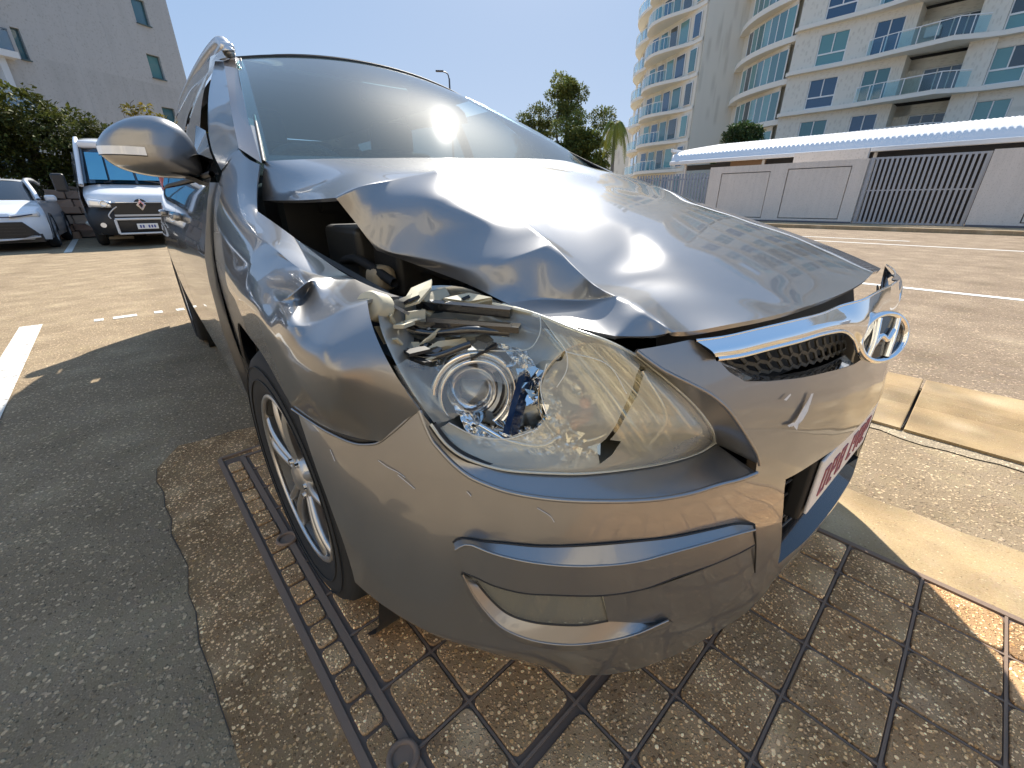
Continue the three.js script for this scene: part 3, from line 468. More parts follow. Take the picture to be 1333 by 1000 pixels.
{ // thin yellow green shrub
  const T = thing('thin_shrub', 'thin yellow green shrub with bare twigs behind the white van', 'shrub', [-20.3, 1.3, -.75]);
  const tw = []; for (let i = 0; i < 16; i++) { const a = rr(0, 6.28), R = rr(.3, 1.2), h = rr(1.6, 2.5); tw.push(limb([[rr(-.2, .2), 0, rr(-.3, .3)], [Math.cos(a) * R * .4, h * .5, Math.sin(a) * R * .5], [Math.cos(a) * R * .7, h * .8, Math.sin(a) * R], [Math.cos(a) * R * .6 + rr(-.2, .2), h, Math.sin(a) * R * 1.1]], .022, .006, 10, 5)); }
  for (const s of [[-.75, 2.75], [-.9, 2.9], [-1.1, 2.6], [.9, 2.7]]) tw.push(limb([[0, 1.2, s[0] * .5], [.05, 2.0, s[0] * .8], [0, s[1] - .15, s[0]], [.1, s[1], s[0] - .15]], .016, .006, 10, 5));
  mesh('branch', tw, bark, T);
  const cl = []; for (let i = 0; i < 13; i++) cl.push([rr(-.5, .5), rr(1.4, 1.9), rr(-1.3, 1.2), rr(.22, .42)]); for (let i = 0; i < 6; i++) cl.push([rr(-.3, .3), rr(2.0, 2.6), rr(.1, 1.0), rr(.1, .2)]);
  crown(T, cl, 4200, .12, .04, [.24, .23, .04], .6);
}
{ // stone retaining wall, stone by stone
  const T = thing('retaining_wall', 'brown stone retaining wall behind the parked vehicles', 'wall', [-17.4, 0, 1.5]);
  const ms = [[.40, .25, .17], [.46, .30, .21], [.28, .19, .14], [.52, .38, .28], [.38, .23, .16]].map(c => std(c, .95, 0, { bumpMap: tiled(fine.bump, 2), bumpScale: .004 }));
  mesh('wall_core', bx(1.0, 1.22, 14, -.56, .61, 0), std([.06, .05, .045], .95), T);
  const gs = [0, 1, 2, 3].map(gi => { const g = new RoundedBoxGeometry(.16, 1, 1, 1, .05), p = g.attributes.position; for (let i = 0; i < p.count; i++) { const x = p.getX(i), y = p.getY(i), z = p.getZ(i), k = gi * 9.7; p.setXYZ(i, x + .03 * noise.noise(x * 4 + k, y * 3, z * 3), y + .09 * noise.noise(x + k, y * 2.2 + 5, z * 2.2), z + .09 * noise.noise(x + k, y * 2.2, z * 2.2 + 5)); }; g.computeVertexNormals(); return metreUV(g, 2, 1); });
  const tops = [0, .2, .38, .62, .82, 1.02]; let n = 0;
  for (let r = 0; r < 6; r++) { const h = (tops[r + 1] ?? 1.24) - tops[r]; let z = -4.2; while (z < 6.2 && n < 240) { const w = rr(.26, .6); const m = mesh('stone', gs[n % 4], ms[Math.floor(rnd() * 5)], T); m.position.set(-.04 + rr(-.03, .03), tops[r] + h / 2 + rr(-.03, .03), z + w / 2); m.rotation.x = rr(-.09, .09); m.scale.set(1, h * .95, w * .96); z += w; n++; } }
  struct('garden_bed', metreUV(bx(12, .98, 16, -24.2, .49, 1.5)), std([.07, .055, .04], .95));
}
{ // street lamp: pole and arm
  const [x, z] = polar(213.0, 40), T = thing('street_lamp', 'slim dark street lamp seen above the windscreen', 'street lamp', [x, 0, z]), m = std([.09, .09, .10], .5, .5), d = dir(213 - 90);
  mesh('pole', [new THREE.CylinderGeometry(.06, .1, 9.8, 12).translate(0, 4.9, 0), tube([[0, 9.7, 0], [d[0] * .12, 10.1, d[1] * .12], [d[0] * .5, 10.25, d[1] * .5]], .045, 12)], m, T);
  mesh('lamp_head', rb(.62, .12, .22, 0, 0, 0, .05).rotateY(Math.atan2(-d[1], d[0])).translate(d[0] * .72, 10.26, d[1] * .72), m, T);
}
{ // low timber rails with a curved end post
  const T = thing('timber_rail', 'low cream timber rails with a curved end post between the hatchback and the van', 'low fence', [-15.6, 0, 1.75]), m = std([.62, .50, .34], .7), m2 = std([.76, .72, .62], .6);
  for (const y of [.06, .18, .30]) mesh('board', rb(.10, .075, .62, -.1 - y * .4, y, -.30, .015), m, T);
  mesh('end_post', tube([[.08, .02, .02], [.07, .2, .04], [.02, .36, .10], [-.08, .45, .20]], .05, 20, 10), m2, T);
}

// ---------------------------------------------------------------- parked van and hatchback (both face the camera)
const rubber = std([.018, .018, .019], .85), blackP = std([.022, .022, .024], .5), chrome = std([.86, .87, .88], .07, 1), darkGlass = phy([.01, .013, .016], { roughness: .03, clearcoat: 1, clearcoatRoughness: .02 });
const lampClear = phy([.82, .84, .86], { roughness: .12, metalness: .35, clearcoat: 1 });
function simpleWheel(parent, x, z, r, w) {
  const g = mesh('wheel', new THREE.TorusGeometry(r - w * .32, w * .36, 10, 28).scale(1, 1, 1.3).translate(x, r, z), rubber, parent);
  mesh('rim', [new THREE.CylinderGeometry(r * .66, r * .66, w * .8, 24).rotateX(Math.PI / 2).translate(x, r, z)], std([.5, .5, .52], .35, .8), g);
  const sp = []; for (let k = 0; k < 5; k++) { const a = k * 1.2566; sp.push(bx(r * .55, .07, w * .9, r * .32, 0, 0).rotateZ(a).translate(x, r, z)); } mesh('spoke', sp, std([.62, .62, .64], .3, .8), g); return g;
}
function bodyGrid(sections) { return sheet(sections, 40, 1, false); }
{
  const X0 = -13.0, Z0 = .80, T = thing('white_van', 'white delivery van with black bumper parked facing us beside the mirror of the crashed car', 'van', [X0, 0, Z0]);
  const white = phy([.80, .81, .83], { roughness: .35, clearcoat: 1, clearcoatRoughness: .04 }), hw = .985;
  // body: side profile extruded across, corners rounded by tapering the front
  const prof = [[-5.2, .32], [-5.2, 2.2], [-5.1, 2.3], [-1.75, 2.33], [-1.45, 2.26], [-1.30, 2.14]]; // roof to top of the windscreen
  const rows = []; const spec = [ // x, y, half width
    [-.10, .62, .86], [-.055, .80, .88], [-.06, 1.0, .90], [-.16, 1.12, .91], [-.52, 1.24, .90], [-.66, 1.30, .88], [-1.34, 2.10, .78], [-1.50, 2.24, .76], [-1.9, 2.32, .76], [-3.5, 2.34, .78], [-5.1, 2.3, .78]];
  for (const [x, y, w] of spec) { const r = []; for (let i = 0; i <= 28; i++) { const t = i / 28 * 2 - 1, k = Math.pow(Math.abs(t), 6); r.push(V(x - .16 * k * (x > -1.2 ? 1.4 : .5) - .05 * t * t, y - .05 * k, t * w)); } rows.push(r); }
  const low = rows.slice(0, 6), upper = rows.slice(6);
  mesh('bonnet', grid(low), white, T); mesh('roof', grid(upper), white, T);
  for (const s of [-1, 1]) { // sides
    const sr_ = []; for (const [y, w] of [[.35, .97], [.6, 1.0], [1.0, 1.01], [1.3, .99], [1.7, .93], [2.1, .86], [2.3, .78]]) { const r = []; for (let i = 0; i <= 12; i++) { const xf = y < 1.25 ? -.28 - .1 * (y > 1 ? 1 : 0) : lerp(-.72, -1.6, (y - 1.25) / 1.05); r.push(V(lerp(xf, -5.2, i / 12), y, s * w * (i === 0 ? .955 : 1))); } sr_.push(r); }
    mesh('side_panel', grid(sr_), white, T);
    mesh('side_window', grid([[V(-.98, 1.36, s * 1.0), V(-1.9, 1.36, s * 1.0)], [V(-1.5, 1.98, s * .905), V(-1.95, 2.0, s * .905)]]), darkGlass, T);
    const mir = mesh('mirror', rb(.16, .36, .22, -.72, 1.32, s * 1.22, .05), blackP, T); mesh('mirror_arm', bar([-.74, 1.2, s * .97], [-.72, 1.25, s * 1.2], .06, .06), blackP, mir);
    const hl = mesh('headlight', (() => { const g = new RoundedBoxGeometry(.12, .17, .40, 3, .05), p = g.attributes.position; for (let i = 0; i < p.count; i++) { const zz = p.getZ(i) * s; p.setX(i, p.getX(i) - .32 * Math.max(0, zz + .02)); p.setY(i, p.getY(i) * (1 - .5 * (.2 - zz)) + .12 * zz); } g.computeVertexNormals(); return g.translate(-.02, .90, s * .68); })(), lampClear, T);
    mesh('lamp_ring', new THREE.TorusGeometry(.055, .014, 8, 20).rotateY(Math.PI / 2).translate(.03, .90, s * .62), chrome, hl);
    mesh('fog_lamp', new THREE.CylinderGeometry(.05, .05, .05, 18).rotateZ(Math.PI / 2).translate(-.02, .47, s * .74), lampClear, T);
    for (const x of [-.98, -4.2]) simpleWheel(T, x, s * .88, .335, .22);
  }
  for (const s of [-1, 1]) mesh('pillar', tube([[-.62, 1.27, s * .89], [-1.0, 1.70, s * .83], [-1.36, 2.12, s * .775], [-1.6, 2.26, s * .75]], .045, 20, 8), white, T);
  mesh('roof_header', rb(.3, .16, 1.5, -1.42, 2.13, 0, .06), white, T);
  const ws = grid([0, .2, .4, .6, .8, 1].map(t => { const r = []; for (let i = 0; i <= 20; i++) { const q = i / 20 * 2 - 1; r.push(V(lerp(-.64, -1.33, t) - .06 * q * q - .15 * Math.pow(Math.abs(q), 6) + .02, lerp(1.30, 2.10, t) + .02, q * lerp(.86, .765, t))); } return r; }));
  mesh('windscreen', ws, phy([.012, .03, .05], { roughness: .04, clearcoat: 1, clearcoatRoughness: .02 }), T);
  const sh = []; for (const [a, b] of [[-.05, .38], [.42, .72], [-.52, -.1], [-.72, -.56]]) sh.push(grid([[V(-.62, 1.36, a), V(-.62, 1.36, b)], [V(-1.12, 1.93, a * .93), V(-1.12, 1.93, b * .93)]])); mesh('sun_shade', sh, std([.10, .36, .55], .3), T).position.set(.02, .03, 0);
  mesh('bumper', (() => { const r = []; for (const [x, y, w] of [[-.04, .26, .84], [.02, .34, .9], [.05, .5, .94], [.03, .68, .95], [-.03, .80, .93], [-.08, .84, .9]]) { const q = []; for (let i = 0; i <= 28; i++) { const t = i / 28 * 2 - 1; q.push(V(x - .07 * t * t - .34 * Math.pow(Math.abs(t), 7), y, t * (w + .05))); } r.push(q); } return grid(r); })(), blackP, T);
  mesh('grille', [rb(.06, .25, 1.02, .045, .79, 0, .04), bx(.02, .02, 1.1, .085, .90, 0)], std([.012, .012, .013], .35), T);
  mesh('grille_trim', [rb(.03, .018, .86, .082, .925, 0, .006)], chrome, T);
  for (const s of [-1, 1]) mesh('bumper_trim', tube([[.07, .84, s * .42], [.075, .78, s * .5], [.07, .66, s * .60], [.08, .60, s * .58]], .014, 16, 6), std([.6, .6, .6], .35, .6), T);
  mesh('intake_frame', [rb(.05, .05, 1.05, .075, .585, 0, .02), rb(.05, .04, 1.05, .075, .285, 0, .015), rb(.05, .30, .05, .07, .43, .52, .02), rb(.05, .30, .05, .07, .43, -.52, .02)], std([.66, .67, .68], .45, .2), T);
  mesh('intake_bar', [bx(.03, .04, 1.0, .07, .66, 0)], std([.5, .5, .5], .5), T);
  const pl = mesh('number_plate', rb(.012, .115, .372, .095, .43, 0, .005), std([.8, .8, .78], .5), T);
  for (let i = 0; i < 6; i++) if (i !== 3) mesh('plate_character', bx(.004, .058, .03, .103, .428, -.125 + i * .05), std([.06, .08, .3], .6), pl);
  // lozenge badge
  const lo = new THREE.Shape([[0, .105], [.075, 0], [0, -.105], [-.075, 0]].map(p => new THREE.Vector2(...p))); lo.holes.push(new THREE.Path([[0, .058], [.038, 0], [0, -.058], [-.038, 0]].map(p => new THREE.Vector2(...p))));
  mesh('badge', new THREE.ExtrudeGeometry(lo, { depth: .02, bevelEnabled: true, bevelSize: .008, bevelThickness: .008, bevelSegments: 2 }).rotateY(Math.PI / 2).translate(.095, .87, 0), chrome, T);
  mesh('badge_backing', new THREE.CylinderGeometry(.125, .125, .05, 28).rotateZ(Math.PI / 2).translate(.065, .87, 0), std([.012, .012, .013], .4), T);
  mesh('underbody', bx(4.9, .2, 1.7, -2.7, .36, 0), blackP, T);
  for (const s of [-1, 1]) mesh('wiper', tube([[-.60, 1.33, s * .5], [-.72, 1.42, s * .12 + .05], [-.8, 1.5, s * -.1]], .012, 8, 5), blackP, T);
}
{
  const X0 = -13.35, Z0 = 3.32, T = thing('white_hatchback', 'white hatchback parked facing us at the left edge in front of the stone wall', 'car', [X0, 0, Z0]);
  const white = phy([.78, .80, .83], { roughness: .35, clearcoat: 1, clearcoatRoughness: .04 });
  const rows = (spec, pw = 5) => grid(spec.map(([x, y, w, c]) => { const r = []; for (let i = 0; i <= 32; i++) { const t = i / 32 * 2 - 1, k = Math.pow(Math.abs(t), pw); r.push(V(x - (c ?? .3) * k - .08 * t * t, y - .03 * k, t * w)); } return r; }));
  mesh('bumper', rows([[0, .22, .84], [.05, .32, .87], [.04, .5, .885], [-.01, .66, .885], [-.05, .72, .88]]), white, T);
  mesh('bonnet', rows([[-.05, .72, .88], [-.14, .80, .87], [-.5, .90, .85, .2], [-1.0, .985, .83, .1]]), white, T);
  mesh('roof', rows([[-1.72, 1.39, .60, .1], [-1.9, 1.425, .62, .05], [-2.6, 1.44, .64, .02], [-3.6, 1.38, .62, .0]]), white, T);
  mesh('windscreen', rows([[-.98, .99, .76, .12], [-1.35, 1.2, .69, .1], [-1.74, 1.39, .605, .09]]), darkGlass, T);
  for (const s of [-1, 1]) {
    const side = [[.22, .86], [.4, .895], [.6, .90], [.8, .88], [.97, .84]].map(([y, w]) => { const r = []; for (let i = 0; i <= 24; i++) { const x = lerp(-.32, -4.2, i / 24); r.push(V(x, y + Math.max(0, -.18 * 0), s * w * (1 - .035 * Math.pow(i / 24, 4)))); } return r; }); mesh('side_panel', grid(side), white, T);
    mesh('side_window', grid([[V(-1.15, .98, s * .83), V(-2.4, 1.0, s * .84), V(-3.6, 1.05, s * .80)], [V(-1.75, 1.36, s * .645), V(-2.5, 1.405, s * .655), V(-3.4, 1.36, s * .64)]]), darkGlass, T);
    mesh('pillar', tube([[-1.0, .98, s * .81], [-1.4, 1.2, s * .725], [-1.8, 1.385, s * .64], [-2.6, 1.425, s * .655], [-3.6, 1.37, s * .63]], .045, 24, 6), white, T);
    mesh('mirror', rb(.14, .14, .2, -1.3, 1.02, s * .98, .05), white, T);
    mesh('headlight', (() => { const g = new RoundedBoxGeometry(.10, .10, .44, 3, .04), p = g.attributes.position; for (let i = 0; i < p.count; i++) { const zz = p.getZ(i) * s; p.setX(i, p.getX(i) - .75 * Math.max(0, zz + .12) - .0); p.setY(i, p.getY(i) * (1 + 1.2 * zz) + .10 * zz); } g.computeVertexNormals(); return g.translate(-.015, .69, s * .60); })(), lampClear, T);
    mesh('lamp_housing', tube([[.03, .655, s * .2], [.02, .66, s * .45], [-.12, .70, s * .72]], .012, 12, 5), std([.02, .02, .05], .3), T);
    mesh('corner_intake', extrude([[0, 0], [.26, 0], [.16, .07]], .02).rotateY(s > 0 ? Math.PI / 2 + .7 : Math.PI / 2 - .7).translate(.0, .30, s * .58), blackP, T);
    for (const x of [-.86, -3.5]) { simpleWheel(T, x, s * .80, .325, .22); mesh('wheel_arch', new THREE.TorusGeometry(.36, .035, 6, 20, Math.PI).translate(x, .33, s * .885), blackP, T); }
  }
  mesh('grille', extrude([[-.72, .34], [-.55, .56], [.55, .56], [.72, .34], [.5, .27], [-.5, .27]], .03, null, .006).rotateY(Math.PI / 2).translate(.045, 0, 0), std([.012, .012, .013], .5), T);
  mesh('grille_bar', [.33, .39, .45, .51].map(y => bx(.012, .012, 1.1, .085, y, 0)), blackP, T);
  mesh('lip', tube([[-.04, .27, -.72], [.08, .235, -.35], [.1, .23, 0], [.08, .235, .35], [-.04, .27, .72]], .018, 24, 6), std([.7, .7, .72], .4), T);
  mesh('underbody', bx(4, .16, 1.5, -2.1, .24, 0), blackP, T);
}
